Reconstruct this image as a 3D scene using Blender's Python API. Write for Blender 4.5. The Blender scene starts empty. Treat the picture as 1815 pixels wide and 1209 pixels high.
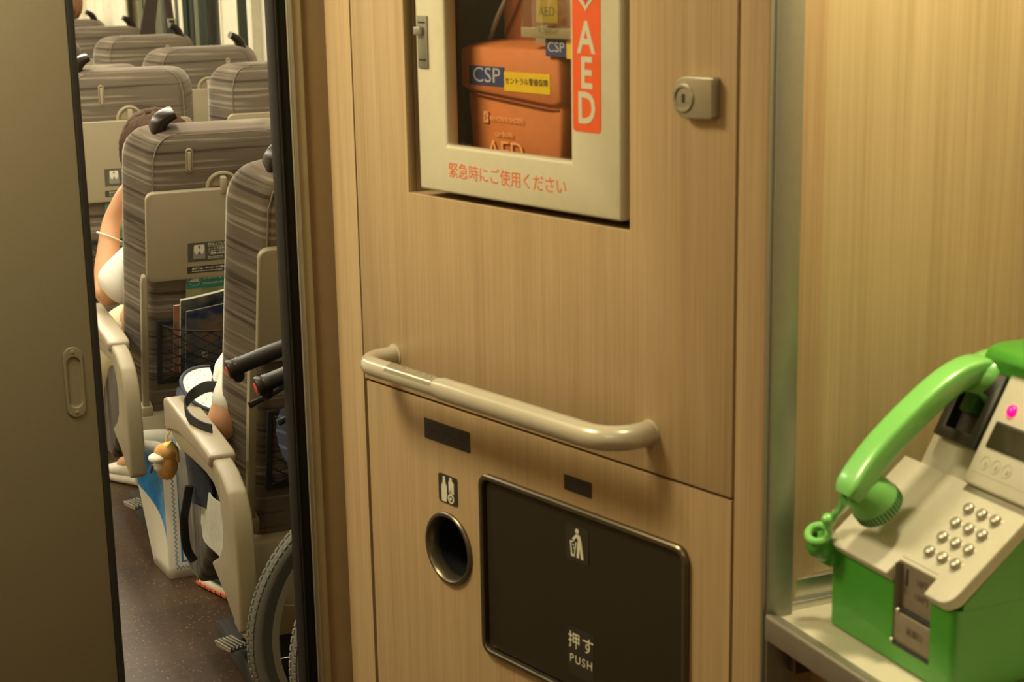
import bpy, bmesh, math, random
from mathutils import Vector, Matrix, Euler
R = math.radians
random.seed(7)
SC = bpy.context.scene
COL = SC.collection

# ------------------------------------------------------------------ camera
def make_camera():
    p, y, r = R(13.33), R(23.31), R(1.055)
    F = Vector((math.sin(y)*math.cos(p), math.cos(y)*math.cos(p), -math.sin(p)))
    Rt = Vector((math.cos(y), -math.sin(y), 0))
    U = Rt.cross(F)
    Xi = Rt*math.cos(r) - U*math.sin(r)
    Yi = U*math.cos(r) + Rt*math.sin(r)
    cam = bpy.data.cameras.new('camera')
    cam.sensor_width = 36.0
    cam.lens = 2943.0/1815.0*36.0
    cam.clip_start = 0.05
    cam.dof.use_dof = True
    cam.dof.focus_distance = 3.35
    cam.dof.aperture_fstop = 8.0
    o = bpy.data.objects.new('camera', cam)
    COL.objects.link(o)
    M = Matrix.Identity(4)
    for i in range(3):
        M[i][0], M[i][1], M[i][2] = Xi[i], Yi[i], -F[i]
    M.translation = Vector((0, 0, 1.535))
    o.matrix_world = M
    SC.camera = o
make_camera()

# ------------------------------------------------------------------ world, lights, exposure
W = bpy.data.worlds.new('world'); SC.world = W
W.use_nodes = True
W.node_tree.nodes['Background'].inputs[0].default_value = (1.0, 0.86, 0.58, 1)
W.node_tree.nodes['Background'].inputs[1].default_value = 0.10
SC.view_settings.view_transform = 'Standard'
SC.view_settings.look = 'None'
SC.view_settings.exposure = 0.0
SC.view_settings.gamma = 1.0
SC.view_settings.use_curve_mapping = False
WARM = (1.0, 0.86, 0.52)
def area(name, loc, rot, sx, sy, power, color=WARM):
    l = bpy.data.lights.new(name, 'AREA')
    l.shape = 'RECTANGLE'; l.size = sx; l.size_y = sy
    l.energy = power; l.color = color
    o = bpy.data.objects.new(name, l)
    o.location = loc; o.rotation_euler = rot
    COL.objects.link(o)
    return o
area('vestibule_lamp', (-0.05, 2.2, 2.17), (0, 0, 0), 0.40, 0.50, 29)
area('vestibule_rear_lamp', (-0.3, 0.3, 2.17), (0, 0, 0), 0.5, 0.9, 7)
area('phone_nook_lamp', (1.15, 1.42, 2.17), (0, 0, 0), 0.16, 0.16, 18)
area('cabin_lamp_strip', (0.75, 7.6, 2.16), (0, 0, 0), 0.22, 9.6, 145, (1.0, 0.91, 0.68))
area('cabin_aisle_lamp_strip', (-0.45, 7.6, 2.16), (0, 0, 0), 0.22, 9.6, 120, (1.0, 0.91, 0.68))

# ------------------------------------------------------------------ mesh builder
class MB:
    def __init__(s):
        s.bm = bmesh.new()
    def add(s, t, M=None):
        if M is not None: bmesh.ops.transform(t, matrix=M, verts=t.verts)
        me = bpy.data.meshes.new('tmp'); t.to_mesh(me); t.free()
        s.bm.from_mesh(me); bpy.data.meshes.remove(me)
        return s
    def box(s, x0, x1, y0, y1, z0, z1, bev=0.0, seg=2, M=None):
        t = bmesh.new(); bmesh.ops.create_cube(t, size=1)
        for v in t.verts:
            v.co = Vector((x0+(v.co.x+.5)*(x1-x0), y0+(v.co.y+.5)*(y1-y0), z0+(v.co.z+.5)*(z1-z0)))
        if bev: bmesh.ops.bevel(t, geom=t.edges[:], offset=bev, segments=seg, affect='EDGES', profile=.5, clamp_overlap=True)
        return s.add(t, M)
    def prism(s, pts, t0, t1, plane='xy', bev=0.0, seg=2, M=None):
        t = bmesh.new()
        def P(a, b, c):
            return Vector((a, b, c)) if plane == 'xy' else Vector((c, a, b)) if plane == 'yz' else Vector((a, c, b))
        f0 = t.faces.new([t.verts.new(P(a, b, t0)) for a, b in pts])
        r = bmesh.ops.extrude_face_region(t, geom=[f0])
        d = P(0, 0, t1-t0)
        for v in [e for e in r['geom'] if isinstance(e, bmesh.types.BMVert)]: v.co += d
        bmesh.ops.recalc_face_normals(t, faces=t.faces)
        if bev:
            ed = [e for e in t.edges if e.calc_face_angle(0) > R(25)]
            bmesh.ops.bevel(t, geom=ed, offset=bev, segments=seg, affect='EDGES', profile=.5, clamp_overlap=True)
        return s.add(t, M)
    def ring(s, x0, x1, y0, y1, a0, a1, b0, b1, z0, z1, bev=0.0, seg=3):
        """a rectangular frame in the xy plane, open in the middle"""
        t = bmesh.new()
        o = [(x0, y0), (x1, y0), (x1, y1), (x0, y1)]; i = [(a0, b0), (a1, b0), (a1, b1), (a0, b1)]
        L = {}
        for k, z in enumerate((z0, z1)):
            L[k] = ([t.verts.new((*p, z)) for p in o], [t.verts.new((*p, z)) for p in i])
        for j in range(4):
            q = (j+1) % 4
            for k in (0, 1): t.faces.new((L[k][0][j], L[k][0][q], L[k][1][q], L[k][1][j]))
            t.faces.new((L[0][0][j], L[0][0][q], L[1][0][q], L[1][0][j]))
            t.faces.new((L[0][1][j], L[0][1][q], L[1][1][q], L[1][1][j]))
        bmesh.ops.recalc_face_normals(t, faces=t.faces)
        if bev:
            ed = [e for e in t.edges if e.calc_face_angle(0) > R(25)]
            bmesh.ops.bevel(t, geom=ed, offset=bev, segments=seg, affect='EDGES', profile=.5, clamp_overlap=True)
        return s.add(t)
    def loft(s, rings, cap=True, closed=False, uv=False):
        t = bmesh.new()
        V = [[t.verts.new(p) for p in r] for r in rings]
        n = len(V[0]); m = len(V)
        for i in range(m if closed else m-1):
            A, B = V[i], V[(i+1) % m]
            for j in range(n):
                t.faces.new((A[j], A[(j+1) % n], B[(j+1) % n], B[j]))
        if cap and not closed:
            t.faces.new(V[0][::-1]); t.faces.new(V[-1])
        bmesh.ops.recalc_face_normals(t, faces=t.faces)
        return s.add(t)
    def tube(s, pts, r, n=10, closed=False, flat=1.0, up=None):
        pts = [Vector(p) for p in pts]; m = len(pts)
        rs = r if isinstance(r, (list, tuple)) else [r]*m
        rings = []; N = None
        for i, p in enumerate(pts):
            if closed: T = pts[(i+1) % m]-pts[i-1]
            else: T = pts[min(i+1, m-1)]-pts[max(i-1, 0)]
            T.normalize()
            if N is None:
                N = Vector(up) if up else (Vector((0, 0, 1)) if abs(T.z) < .9 else Vector((1, 0, 0)))
            N = (N - T*N.dot(T)).normalized()
            B = T.cross(N)
            rings.append([p + N*(rs[i]*math.cos(2*math.pi*k/n)) + B*(rs[i]*flat*math.sin(2*math.pi*k/n)) for k in range(n)])
        return s.loft(rings, cap=not closed, closed=closed)
    def lathe(s, prof, n=32, M=None, cap=True):
        """profile of (radius, height) turned around z"""
        rings = [[Vector((max(r, 1e-5)*math.cos(2*math.pi*k/n), max(r, 1e-5)*math.sin(2*math.pi*k/n), h)) for k in range(n)] for r, h in prof]
        if M is not None: rings = [[M @ p for p in q] for q in rings]
        return s.loft(rings, cap=cap)
    def ell(s, c, r, seg=20, rings=12, M=None):
        t = bmesh.new(); bmesh.ops.create_uvsphere(t, u_segments=seg, v_segments=rings, radius=1)
        rr = r if isinstance(r, (list, tuple)) else (r, r, r)
        A = Matrix.Translation(c) @ (M.to_4x4() if M is not None else Matrix.Identity(4)) @ Matrix.Diagonal((*rr, 1))
        return s.add(t, A)
    def build(s, name, mat, parent=None, loc=None, rot=None, mw=None, smooth=35):
        me = bpy.data.meshes.new(name); s.bm.to_mesh(me); s.bm.free()
        return link(name, me, mat, parent, loc, rot, mw, smooth)

def link(name, me, mat, parent=None, loc=None, rot=None, mw=None, smooth=35):
    if mat is not None:
        me.materials.clear(); me.materials.append(mat)
    if smooth:
        me.shade_smooth(); me.set_sharp_from_angle(angle=R(smooth))
    o = bpy.data.objects.new(name, me); COL.objects.link(o)
    if parent: o.parent = parent
    if mw is not None: o.matrix_local = mw
    if loc: o.location = loc
    if rot: o.rotation_euler = rot
    return o
def thing(name, label, cat, loc=(0, 0, 0), rot=(0, 0, 0), mw=None, group=None):
    o = bpy.data.objects.new(name, None); COL.objects.link(o)
    o.empty_display_size = .05
    if mw is not None: o.matrix_world = mw
    else: o.location = loc; o.rotation_euler = rot
    return tag(o, label, cat, group)
def tag(o, label, cat, group=None):
    o['label'] = label; o['category'] = cat
    if group: o['group'] = group
    return o
def struct(o):
    o['kind'] = 'structure'; return o
def text(name, body, size, mat, parent, M, align='CENTER', extrude=0.0002, space=1.0, bold=0.0, sx=1.0):
    c = bpy.data.curves.new(name, 'FONT')
    c.body = body; c.size = size; c.align_x = align; c.align_y = 'CENTER'; c.extrude = extrude
    c.space_character = space; c.offset = bold*size*.35; c.resolution_u = 3
    o = bpy.data.objects.new('tmp_text', c); COL.objects.link(o)
    dg = bpy.context.evaluated_depsgraph_get()
    me = bpy.data.meshes.new_from_object(o.evaluated_get(dg))
    bpy.data.objects.remove(o); bpy.data.curves.remove(c)
    me.name = name
    for v in me.vertices: v.co.x *= sx
    q = link(name, me, mat, parent, smooth=0)
    q.matrix_local = M
    return q
def rpoly(x0, x1, y0, y1, r, n=5):
    out = []
    for cx, cy, a in ((x1-r, y1-r, 0), (x0+r, y1-r, 90), (x0+r, y0+r, 180), (x1-r, y0+r, 270)):
        for k in range(n+1):
            t = R(a+90*k/n); out.append((cx+r*math.cos(t), cy+r*math.sin(t)))
    return out
def T(x, y, z): return Matrix.Translation((x, y, z))
def arcpts(p, n=8):
    """smooth a polyline (Catmull-Rom)"""
    P = [Vector(q) for q in p]; out = []
    for i in range(len(P)-1):
        a, b, c, d = P[max(i-1, 0)], P[i], P[i+1], P[min(i+2, len(P)-1)]
        for k in range(n):
            t = k/n
            out.append(.5*((2*b)+(-a+c)*t+(2*a-5*b+4*c-d)*t*t+(-a+3*b-3*c+d)*t**3))
    out.append(P[-1]); return out

# ------------------------------------------------------------------ materials
def newmat(name):
    m = bpy.data.materials.new(name); m.use_nodes = True
    nt = m.node_tree; return m, nt, nt.nodes['Principled BSDF']
def N(nt, typ, **kw):
    n = nt.nodes.new(typ)
    for k, v in kw.items():
        if k.startswith('i_'):
            key = k[2:]; n.inputs[int(key) if key.isdigit() else key].default_value = v
        else: setattr(n, k, v)
    return n
def coords(nt, scale=(1, 1, 1), kind='Object', rot=(0, 0, 0)):
    tc = N(nt, 'ShaderNodeTexCoord'); mp = N(nt, 'ShaderNodeMapping')
    mp.inputs['Scale'].default_value = scale; mp.inputs['Rotation'].default_value = rot
    nt.links.new(tc.outputs[kind], mp.inputs[0]); return mp.outputs[0]
def noise(nt, vec, scale=5, detail=2, rough=.5):
    n = N(nt, 'ShaderNodeTexNoise'); n.inputs['Scale'].default_value = scale
    n.inputs['Detail'].default_value = detail; n.inputs['Roughness'].default_value = rough
    nt.links.new(vec, n.inputs['Vector']); return n.outputs[0]
def ramp(nt, fac, stops, interp='LINEAR'):
    r = N(nt, 'ShaderNodeValToRGB'); cr = r.color_ramp; cr.interpolation = interp
    while len(cr.elements) > 1: cr.elements.remove(cr.elements[-1])
    cr.elements[0].position = stops[0][0]; cr.elements[0].color = (*stops[0][1], 1)
    for p, c in stops[1:]:
        e = cr.elements.new(p); e.color = (*c, 1)
    nt.links.new(fac, r.inputs[0]); return r.outputs[0]
def mixc(nt, fac, a, b, mode='MIX'):
    m = N(nt, 'ShaderNodeMix', data_type='RGBA', blend_type=mode)
    for sock, v in ((m.inputs[0], fac), (m.inputs[6], a), (m.inputs[7], b)):
        if isinstance(v, bpy.types.NodeSocket): nt.links.new(v, sock)
        elif isinstance(v, tuple): sock.default_value = (*v, 1)
        else: sock.default_value = v
    return m.outputs[2]
def math_(nt, op, a, b=0.0):
    m = N(nt, 'ShaderNodeMath', operation=op)
    for sock, v in ((m.inputs[0], a), (m.inputs[1], b)):
        if isinstance(v, bpy.types.NodeSocket): nt.links.new(v, sock)
        else: sock.default_value = v
    return m.outputs[0]
def bump(nt, b, h, strength=.2, dist=.002):
    n = N(nt, 'ShaderNodeBump'); n.inputs['Strength'].default_value = strength; n.inputs['Distance'].default_value = dist
    nt.links.new(h, n.inputs['Height']); nt.links.new(n.outputs[0], b.inputs['Normal'])
def plain(name, c, rough=.5, metal=0.0, var=.05, vs=30, bmp=0.0, bs=200, spec=None, coat=0.0, emit=None):
    m, nt, b = newmat(name)
    v = coords(nt); f = noise(nt, v, vs, 3)
    col = ramp(nt, f, [(.25, tuple(x*(1-var) for x in c)), (.75, tuple(min(1, x*(1+var)) for x in c))])
    nt.links.new(col, b.inputs['Base Color'])
    b.inputs['Roughness'].default_value = rough; b.inputs['Metallic'].default_value = metal
    if spec is not None: b.inputs['Specular IOR Level'].default_value = spec
    if coat: b.inputs['Coat Weight'].default_value = coat; b.inputs['Coat Roughness'].default_value = .08
    if bmp: bump(nt, b, noise(nt, v, bs, 2), bmp, .001)
    if emit: b.inputs['Emission Color'].default_value = (*c, 1); b.inputs['Emission Strength'].default_value = emit
    return m
def wood(name, dark, mid, light, k=1.0, seed=0.0, rough=.42):
    """oak veneer, grain running along local y"""
    m, nt, b = newmat(name)
    v = coords(nt, (1, 1, 1))
    def st(sx, sy):
        mp = N(nt, 'ShaderNodeMapping'); mp.inputs['Scale'].default_value = (sx*k, sy*k, sx*k)
        mp.inputs['Location'].default_value = (seed, seed*.7, seed*.3)
        nt.links.new(v, mp.inputs[0]); return mp.outputs[0]
    a = noise(nt, st(38, 1.1), 1, 4, .6)
    f = noise(nt, st(260, 2.6), 1, 3, .65)
    g = noise(nt, st(7, .5), 1, 2, .5)
    t = math_(nt, 'ADD', math_(nt, 'MULTIPLY', a, .36), math_(nt, 'ADD', math_(nt, 'MULTIPLY', f, .46), math_(nt, 'MULTIPLY', g, .18)))
    col = ramp(nt, t, [(.33, dark), (.5, mid), (.67, light)])
    nt.links.new(col, b.inputs['Base Color'])
    b.inputs['Roughness'].default_value = rough
    bump(nt, b, f, .12, .0006)
    return m
def upholstery(name, dark, mid, light, axis=2, k=1.0, sheen=.45):
    """woven moquette with irregular horizontal lines"""
    m, nt, b = newmat(name)
    sc = [2.0, 2.0, 2.0]; sc[axis] = 85*k
    v = coords(nt, tuple(sc)); f = noise(nt, v, 1, 2.5, .6)
    sc2 = [3.0, 3.0, 3.0]; sc2[axis] = 30*k
    f2 = noise(nt, coords(nt, tuple(sc2)), 1, 1, .5)
    w = noise(nt, coords(nt), 700, 2, .7)
    t = math_(nt, 'ADD', math_(nt, 'MULTIPLY', f, .62), math_(nt, 'ADD', math_(nt, 'MULTIPLY', f2, .28), math_(nt, 'MULTIPLY', w, .1)))
    col = ramp(nt, t, [(.40, dark), (.455, mid), (.535, mid), (.59, light)])
    nt.links.new(col, b.inputs['Base Color'])
    b.inputs['Roughness'].default_value = .95; b.inputs['Specular IOR Level'].default_value = .15
    b.inputs['Sheen Weight'].default_value = sheen; b.inputs['Sheen Roughness'].default_value = .35
    b.inputs['Sheen Tint'].default_value = (.9, .85, .75, 1)
    bump(nt, b, w, .25, .001)
    return m

OAK = wood('oak_veneer', (.34, .232, .118), (.43, .305, .166), (.505, .37, .215))
OAK_NOOK = wood('oak_veneer_nook', (.40, .30, .155), (.52, .405, .225), (.61, .49, .29), .62, 3.1)
OAK_EDGE = wood('oak_edge', (.38, .262, .135), (.46, .33, .18), (.54, .40, .23), 1.2, 1.7)
BLACKGAP = plain('dark_gap', (.012, .010, .007), .9)
GAP_BROWN = plain('brown_shadow_gap', (.06, .036, .015), .8)
LEAF = plain('door_paint', (.150, .128, .082), .55, 0, .04, 500, .15, 900)
RUBBER = plain('black_rubber', (.012, .011, .010), .45)
SEAL = plain('grey_black_seal', (.012, .0105, .008), .6, 0, .05, 30, 0, 200, .12)
ALU = plain('brushed_aluminium', (.42, .40, .35), .38, .85, .05, 60)
ALU_SAT = plain('satin_post_metal', (.33, .33, .28), .42, .7, .04, 60)
STEEL = plain('stainless', (.60, .58, .52), .36, 1.0, .04, 80)
BRONZE = plain('bronze_frame', (.16, .135, .095), .32, .8, .05, 60)
FLAPM = plain('dark_bronze_flap', (.052, .043, .028), .38, .55, .05, 80)
RAILM = plain('cream_rail', (.50, .46, .36), .28, .15, .03, 40, 0, 200, None, .3)
LOCKM = plain('lock_metal', (.36, .33, .26), .38, .7)
CREAM = plain('cream_paint', (.56, .52, .38), .4, 0, .03, 60)
WHITE = plain('white_print', (.86, .84, .78), .5)
SIGNRED = plain('sign_orange_red', (.72, .10, .02), .4)
REDP = plain('red_print', (.62, .04, .05), .4)
ORANGETXT = plain('orange_print', (.68, .14, .04), .5)
ORANGE = plain('orange_nylon', (.60, .185, .055), .75, 0, .08, 40, .3, 500)
ORANGE_D = plain('shaded_orange_nylon', (.30, .085, .03), .8, 0, .08, 40, .3, 500)  # darker copy of the orange, shade of the set-back upper part in its colour
PALEOR = plain('pale_print_on_orange', (.88, .42, .18), .7)
NAVYP = plain('navy_patch', (.035, .045, .16), .6)
YELLOWP = plain('yellow_patch', (.75, .50, .01), .6)
BLACKP = plain('black_print', (.02, .02, .02), .6)
GREYP = plain('grey_print', (.45, .45, .45), .6)
CABIN_GREY = plain('cabinet_interior', (.10, .085, .06), .7)
PLATE_BLK = plain('dark_plate', (.028, .024, .018), .5)
PICTO = plain('picto_cream', (.62, .60, .47), .6)
GREEN = plain('phone_green', (.052, .275, .024), .33, 0, .03, 30, 0, 200, None, .25)
GREEN_H = plain('handset_green', (.17, .49, .11), .30, 0, .03, 30, 0, 200, None, .4)
GREEN_D = plain('dark_green_slot', (.02, .09, .01), .5)
PHGREY = plain('phone_grey', (.46, .44, .345), .42, 0, .03, 60, .1, 600)
PHGREY_D = plain('phone_grey_edge', (.24, .21, .16), .5)
PHBLACK = plain('phone_black', (.018, .017, .013), .45)
SLOTP = plain('slot_panel', (.20, .165, .12), .5)
SCREEN = plain('display_glass', (.03, .025, .012), .12)
LAMPRED = plain('red_indicator', (1.0, .0, .12), .3, 0, 0, 30, 0, 200, None, 0, 2.2)
KEYM = plain('key_metal', (.40, .38, .32), .40, .85)
SHELFM = plain('shelf_top', (.60, .56, .43), .38, .1, .03, 60)
SHELF_RIM = plain('shelf_rim', (.30, .27, .21), .36, .6)
FABRIC = upholstery('seat_moquette', (.070, .054, .039), (.158, .128, .096), (.29, .245, .19))
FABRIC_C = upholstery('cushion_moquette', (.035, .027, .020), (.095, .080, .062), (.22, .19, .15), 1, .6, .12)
PIPING = plain('seat_piping', (.20, .165, .125), .9)
BEIGE = plain('seat_beige_plastic', (.34, .29, .19), .48, 0, .04, 400, .12, 800)
BEIGE_L = plain('seat_arm_plastic', (.40, .335, .235), .36, 0, .03, 300, .08, 800)
BROWNH = plain('handle_brown', (.016, .011, .006), .30, 0, .05, 30, 0, 200, .22)
STICK = plain('sticker_green_grey', (.085, .085, .06), .5)
STICK2 = plain('sticker_dark', (.045, .04, .028), .5)
STGREY = plain('sticker_seat_grey', (.26, .25, .22), .6)
STWHITE = plain('sticker_white', (.75, .72, .60), .6)
BLACKF = plain('black_fabric', (.018, .017, .017), .8)
NET = plain('net_cord', (.014, .013, .013), .7)
TEAL = plain('teal_print', (.03, .22, .19), .5)
SKIN = plain('skin', (.62, .33, .17), .55, 0, .05, 30)
SKIN.node_tree.nodes['Principled BSDF'].inputs['Subsurface Weight'].default_value = .08
SKIN.node_tree.nodes['Principled BSDF'].inputs['Subsurface Radius'].default_value = (.01, .004, .002)
SHIRT = plain('white_cotton', (.82, .79, .70), .85, 0, .03, 20, .15, 90)
PANTS = plain('cream_cotton', (.78, .70, .46), .9, 0, .05, 20, .3, 60)
PANTS_D = plain('dark_cotton', (.06, .06, .07), .9)
HAIRM = plain('brown_hair', (.060, .031, .014), .75, 0, .35, 90, .5, 300, .2)
SNEAK = plain('sneaker_white', (.72, .68, .58), .7)
SOLE = plain('sneaker_sole', (.66, .61, .50), .6)
NAVY = plain('navy_cloth', (.022, .026, .045), .9, 0, .1, 80, .3, 300)
TOWEL = plain('white_cloth', (.62, .62, .54), .95, 0, .08, 60, .4, 300)
CAPW = plain('cap_white', (.90, .89, .82), .8)
CAPN = plain('cap_navy', (.045, .06, .09), .8)
PLUSHY = plain('plush_tan', (.62, .34, .10), .95, 0, .15, 150, .6, 400)
PLUSHW = plain('plush_white', (.85, .80, .66), .95, 0, .05, 150, .5, 400)
PLUSHL = plain('plush_yellow', (.88, .66, .22), .95, 0, .08, 150, .5, 400)
TYRE = plain('grey_tyre', (.16, .16, .14), .75, 0, .1, 200)
TYRE_S = plain('tyre_sidewall', (.07, .07, .062), .6)
RIMM = plain('wheel_rim', (.42, .39, .32), .4, .6)
SPOKE = plain('spoke_metal', (.5, .48, .4), .3, .9)
GRIPM = plain('grip_black', (.016, .014, .012), .42, 0, .05, 30, 0, 200, .3)
BAND = plain('strap_dark_brown', (.05, .032, .022), .8)
WALLC = plain('cabin_wall', (.74, .68, .52), .6)
CEILM = plain('ceiling_panel', (.70, .66, .55), .7)
BLIND = plain('window_blind', (.80, .75, .60), .8)
CURTG = plain('dark_green_curtain', (.019, .026, .013), .8)
CURTL = plain('grey_green_curtain', (.14, .138, .085), .8)
PINKMAG = plain('magazine_pink', (.52, .22, .13), .5)
def clear_glass(name, tint=(1, 1, 1), rough=.02, fac=None):
    m = bpy.data.materials.new(name); m.use_nodes = True; nt = m.node_tree
    nt.nodes.clear()
    out = N(nt, 'ShaderNodeOutputMaterial'); tr = N(nt, 'ShaderNodeBsdfTransparent'); gl = N(nt, 'ShaderNodeBsdfGlossy')
    tr.inputs[0].default_value = (*tint, 1); gl.inputs['Roughness'].default_value = rough
    mx = N(nt, 'ShaderNodeMixShader'); mx.inputs[0].default_value = .045 if fac is None else fac
    nt.links.new(tr.outputs[0], mx.inputs[1]); nt.links.new(gl.outputs[0], mx.inputs[2]); nt.links.new(mx.outputs[0], out.inputs[0])
    return m
GLASS = clear_glass('cabinet_glass', (.97, .97, .95))
VINYL = clear_glass('clear_vinyl', (.93, .93, .90), .10, .16)
def floor_mat():
    m, nt, b = newmat('speckled_vinyl')
    v = coords(nt)
    br = N(nt, 'ShaderNodeTexBrick'); br.offset = .5
    br.inputs['Scale'].default_value = 1.0; br.inputs['Brick Width'].default_value = .62; br.inputs['Row Height'].default_value = .105
    br.inputs['Mortar Size'].default_value = 0.0
    br.inputs['Color1'].default_value = (.030, .014, .005, 1); br.inputs['Color2'].default_value = (.082, .043, .017, 1)
    nt.links.new(v, br.inputs['Vector'])
    n1 = noise(nt, v, 60, 4, .6)
    c = mixc(nt, .5, br.outputs[0], ramp(nt, n1, [(.35, (.024, .011, .004)), (.65, (.066, .034, .013))]))
    vo = N(nt, 'ShaderNodeTexVoronoi'); vo.inputs['Scale'].default_value = 120
    nt.links.new(coords(nt, (1.0, .55, 1)), vo.inputs['Vector'])
    sp = ramp(nt, vo.outputs['Distance'], [(.14, (1, 1, 1)), (.24, (0, 0, 0))])
    pick = ramp(nt, noise(nt, v, 55, 1), [(.42, (0, 0, 0)), (.50, (1, 1, 1))])
    fac = mixc(nt, 1.0, sp, pick, 'MULTIPLY')
    c2 = mixc(nt, fac, c, (.22, .135, .07))
    nt.links.new(c2, b.inputs['Base Color']); b.inputs['Roughness'].default_value = .46
    b.inputs['Specular IOR Level'].default_value = .4
    bump(nt, b, n1, .08, .001)
    return m
FLOORM = floor_mat()
# ================================================================== THE SETTING
th = R(15.4)
WF = Matrix(((math.sin(th), 0, -math.cos(th), 0.79683), (-math.cos(th), 0, -math.sin(th), 2.45), (0, 1, 0, 0), (0, 0, 0, 1)))
# wall frame: x runs to the viewer's right along the skewed wall, y up, z out of the wall
def wstruct(name, mb, mat):
    return struct(mb.build(name, mat, mw=WF))

struct(MB().box(-1.7, 1.85, -1.4, 13, -.06, 0).build('floor', FLOORM, smooth=0))
struct(MB().box(-1.7, 1.85, -1.4, 13, 2.2, 2.26).build('ceiling', CEILM, smooth=0))
# cabin side walls: pillars and window openings
def cabin_wall(name, x0, x1):
    m = MB()
    m.box(x0, x1, 2.63, 13, 0, .92); m.box(x0, x1, 2.63, 13, 1.62, 2.2)
    y = 2.63
    for k in range(9):
        w0 = 3.08+1.04*k
        m.box(x0, x1, y, w0, .92, 1.62); y = w0+.50
    m.box(x0, x1, y, 13, .92, 1.62)
    return struct(m.build(name, WALLC, smooth=0))
cabin_wall('wall_right', 1.775, 1.86)
struct(MB().box(-1.7, -1.6, 2.63, 13, 0, 2.2).build('wall_left', WALLC, smooth=0))
struct(MB().box(-1.7, 1.85, 13, 13.1, 0, 2.2).build('wall_far', WALLC, smooth=0))
# windows with roller blind behind the glass frame and gathered curtain at the jamb
for k in range(2, 8):
    w0 = 3.08+1.04*k
    fr = struct(MB().box(1.766, 1.84, w0-.012, w0+.006, .90, 1.64).box(1.766, 1.84, w0+.494, w0+.512, .90, 1.64)
                .box(1.766, 1.80, w0-.012, w0+.512, .90, .926).box(1.766, 1.80, w0-.012, w0+.512, 1.614, 1.64).build('window_%d' % (k-1), WALLC, smooth=0))
    MB().box(1.835, 1.84, w0-.01, w0+.51, .91, 1.63).build('pane', SCREEN, fr, smooth=0)
    MB().box(1.80, 1.803, w0, w0+.50, .92, 1.62).build('roller_blind', BLIND, fr, smooth=0)

# end partition between vestibule and cabin (the sliding door runs inside it)
struct(MB().box(.755, 1.85, 2.574, 2.63, 0, 2.2).box(-.2, .755, 2.574, 2.63, 1.98, 2.2).build('wall_front', plain('partition_wood', (.30, .205, .105), .5), smooth=0))
struct(MB().box(-1.7, -.2, 2.55, 2.572, 0, 2.2).box(-1.7, -.2, 2.62, 2.63, 0, 2.2).build('wall_front_pocket', WALLC, smooth=0))
t1 = struct(MB().box(.7340, .7565, 2.566, 2.60, 0, 1.98, .004).build('trim_1', plain('jamb_trim', (.34, .28, .17), .45)))
MB().box(.7330, .7395, 2.560, 2.568, 0, 1.98, .002).build('edge_strip', ALU, t1)
sl = MB().box(.7115, .7345, 2.575, 2.625, 0, 1.98, .006)
sl.box(.7155, .7185, 2.571, 2.578, 0, 1.98, .0012)
struct(sl.build('trim_2', SEAL))
# sliding door leaf
d = struct(MB().box(-.5, .3975, 2.585, 2.612, .004, 1.97, .002).build('door_1', LEAF))
MB().prism(rpoly(.3975, .4095, 2.583, 2.614, .004, 3), .004, 1.97).build('rubber_gasket', RUBBER, d)
# oval pull let into the leaf
pl = MB()
def stadium(w, h, n=12):
    r = w/2; out = []
    for k in range(n+1): a = math.pi*k/n; out.append((r*math.cos(a), h/2-r+r*math.sin(a)))
    for k in range(n+1): a = math.pi+math.pi*k/n; out.append((r*math.cos(a), -h/2+r+r*math.sin(a)))
    return out
PM = Matrix(((1, 0, 0, .3665), (0, 0, -1, 2.585), (0, 1, 0, .885), (0, 0, 0, 1)))
def srings(specs):
    return [[PM @ Vector((x, y, z)) for x, y in stadium(w, h)] for w, h, z in specs]
pl.loft(srings([(.030, .113, 0), (.030, .113, .0022), (.0284, .1112, .0032), (.0240, .086, .0036), (.0218, .083, .0034), (.0205, .081, .0008), (.0185, .079, .0004), (.010, .070, .0004)]), cap=False)
pl.prism([(.3665+x, .885+z) for x, z in stadium(.011, .071)], 2.5844, 2.5852, 'xz')
pl.build('door_pull', LEAF, d)
for zz in (.0485, -.0485):
    MB().lathe([(.0, .003), (.003, .003), (.0042, .0022), (.0042, .0)], 16, PM @ T(0, zz, .001)).build('screw', LEAF, d)
# vestibule shell behind and beside the photographer
struct(MB().box(-1.0, -.94, -1.4, 2.55, 0, 2.2).build('wall_vestibule_left', OAK, smooth=0))
struct(MB().box(-1.0, 1.85, -1.4, -1.34, 0, 2.2).build('wall_back', WALLC, smooth=0))

# ------------------------------------------------------------------ skewed oak wall
def wprism(mb, pts, y0, y1, bev=0):   # polygon in (x, z) of the wall frame, extruded along y
    return mb.prism(pts, y0, y1, 'xz', bev)
left = [(.0, 0.0)]
left += [(-.035, 0), (-.05, -.0008), (-.063, -.004), (-.078, -.0085), (-.090, -.0135)]
left += [(-.096, -.018), (-.0985, -.026), (-.0985, -.09), (.0, -.09)]
lw = MB(); wprism(lw, left, 0, 2.2)
s_l = struct(lw.build('wall_oak', OAK_EDGE, mw=WF, smooth=50))
rt = [(.862, -.012), (.858, -.003), (.852, 0), (.810, 0), (.810, -.09), (.862, -.09)]
s_r = struct(wprism(MB(), rt, 0, 2.2).build('wall_oak_right', OAK, mw=WF, smooth=50))
struct(MB().box(-.1, .86, 0, 2.2, -.30, -.292).box(-.01, .005, 0, 2.2, -.29, -.014).box(.803, .815, 0, 2.2, -.29, -.014)
       .box(0, .81, .866, .873, -.12, -.014).build('wall_carcass', GAP_BROWN, mw=WF, smooth=0))

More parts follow.
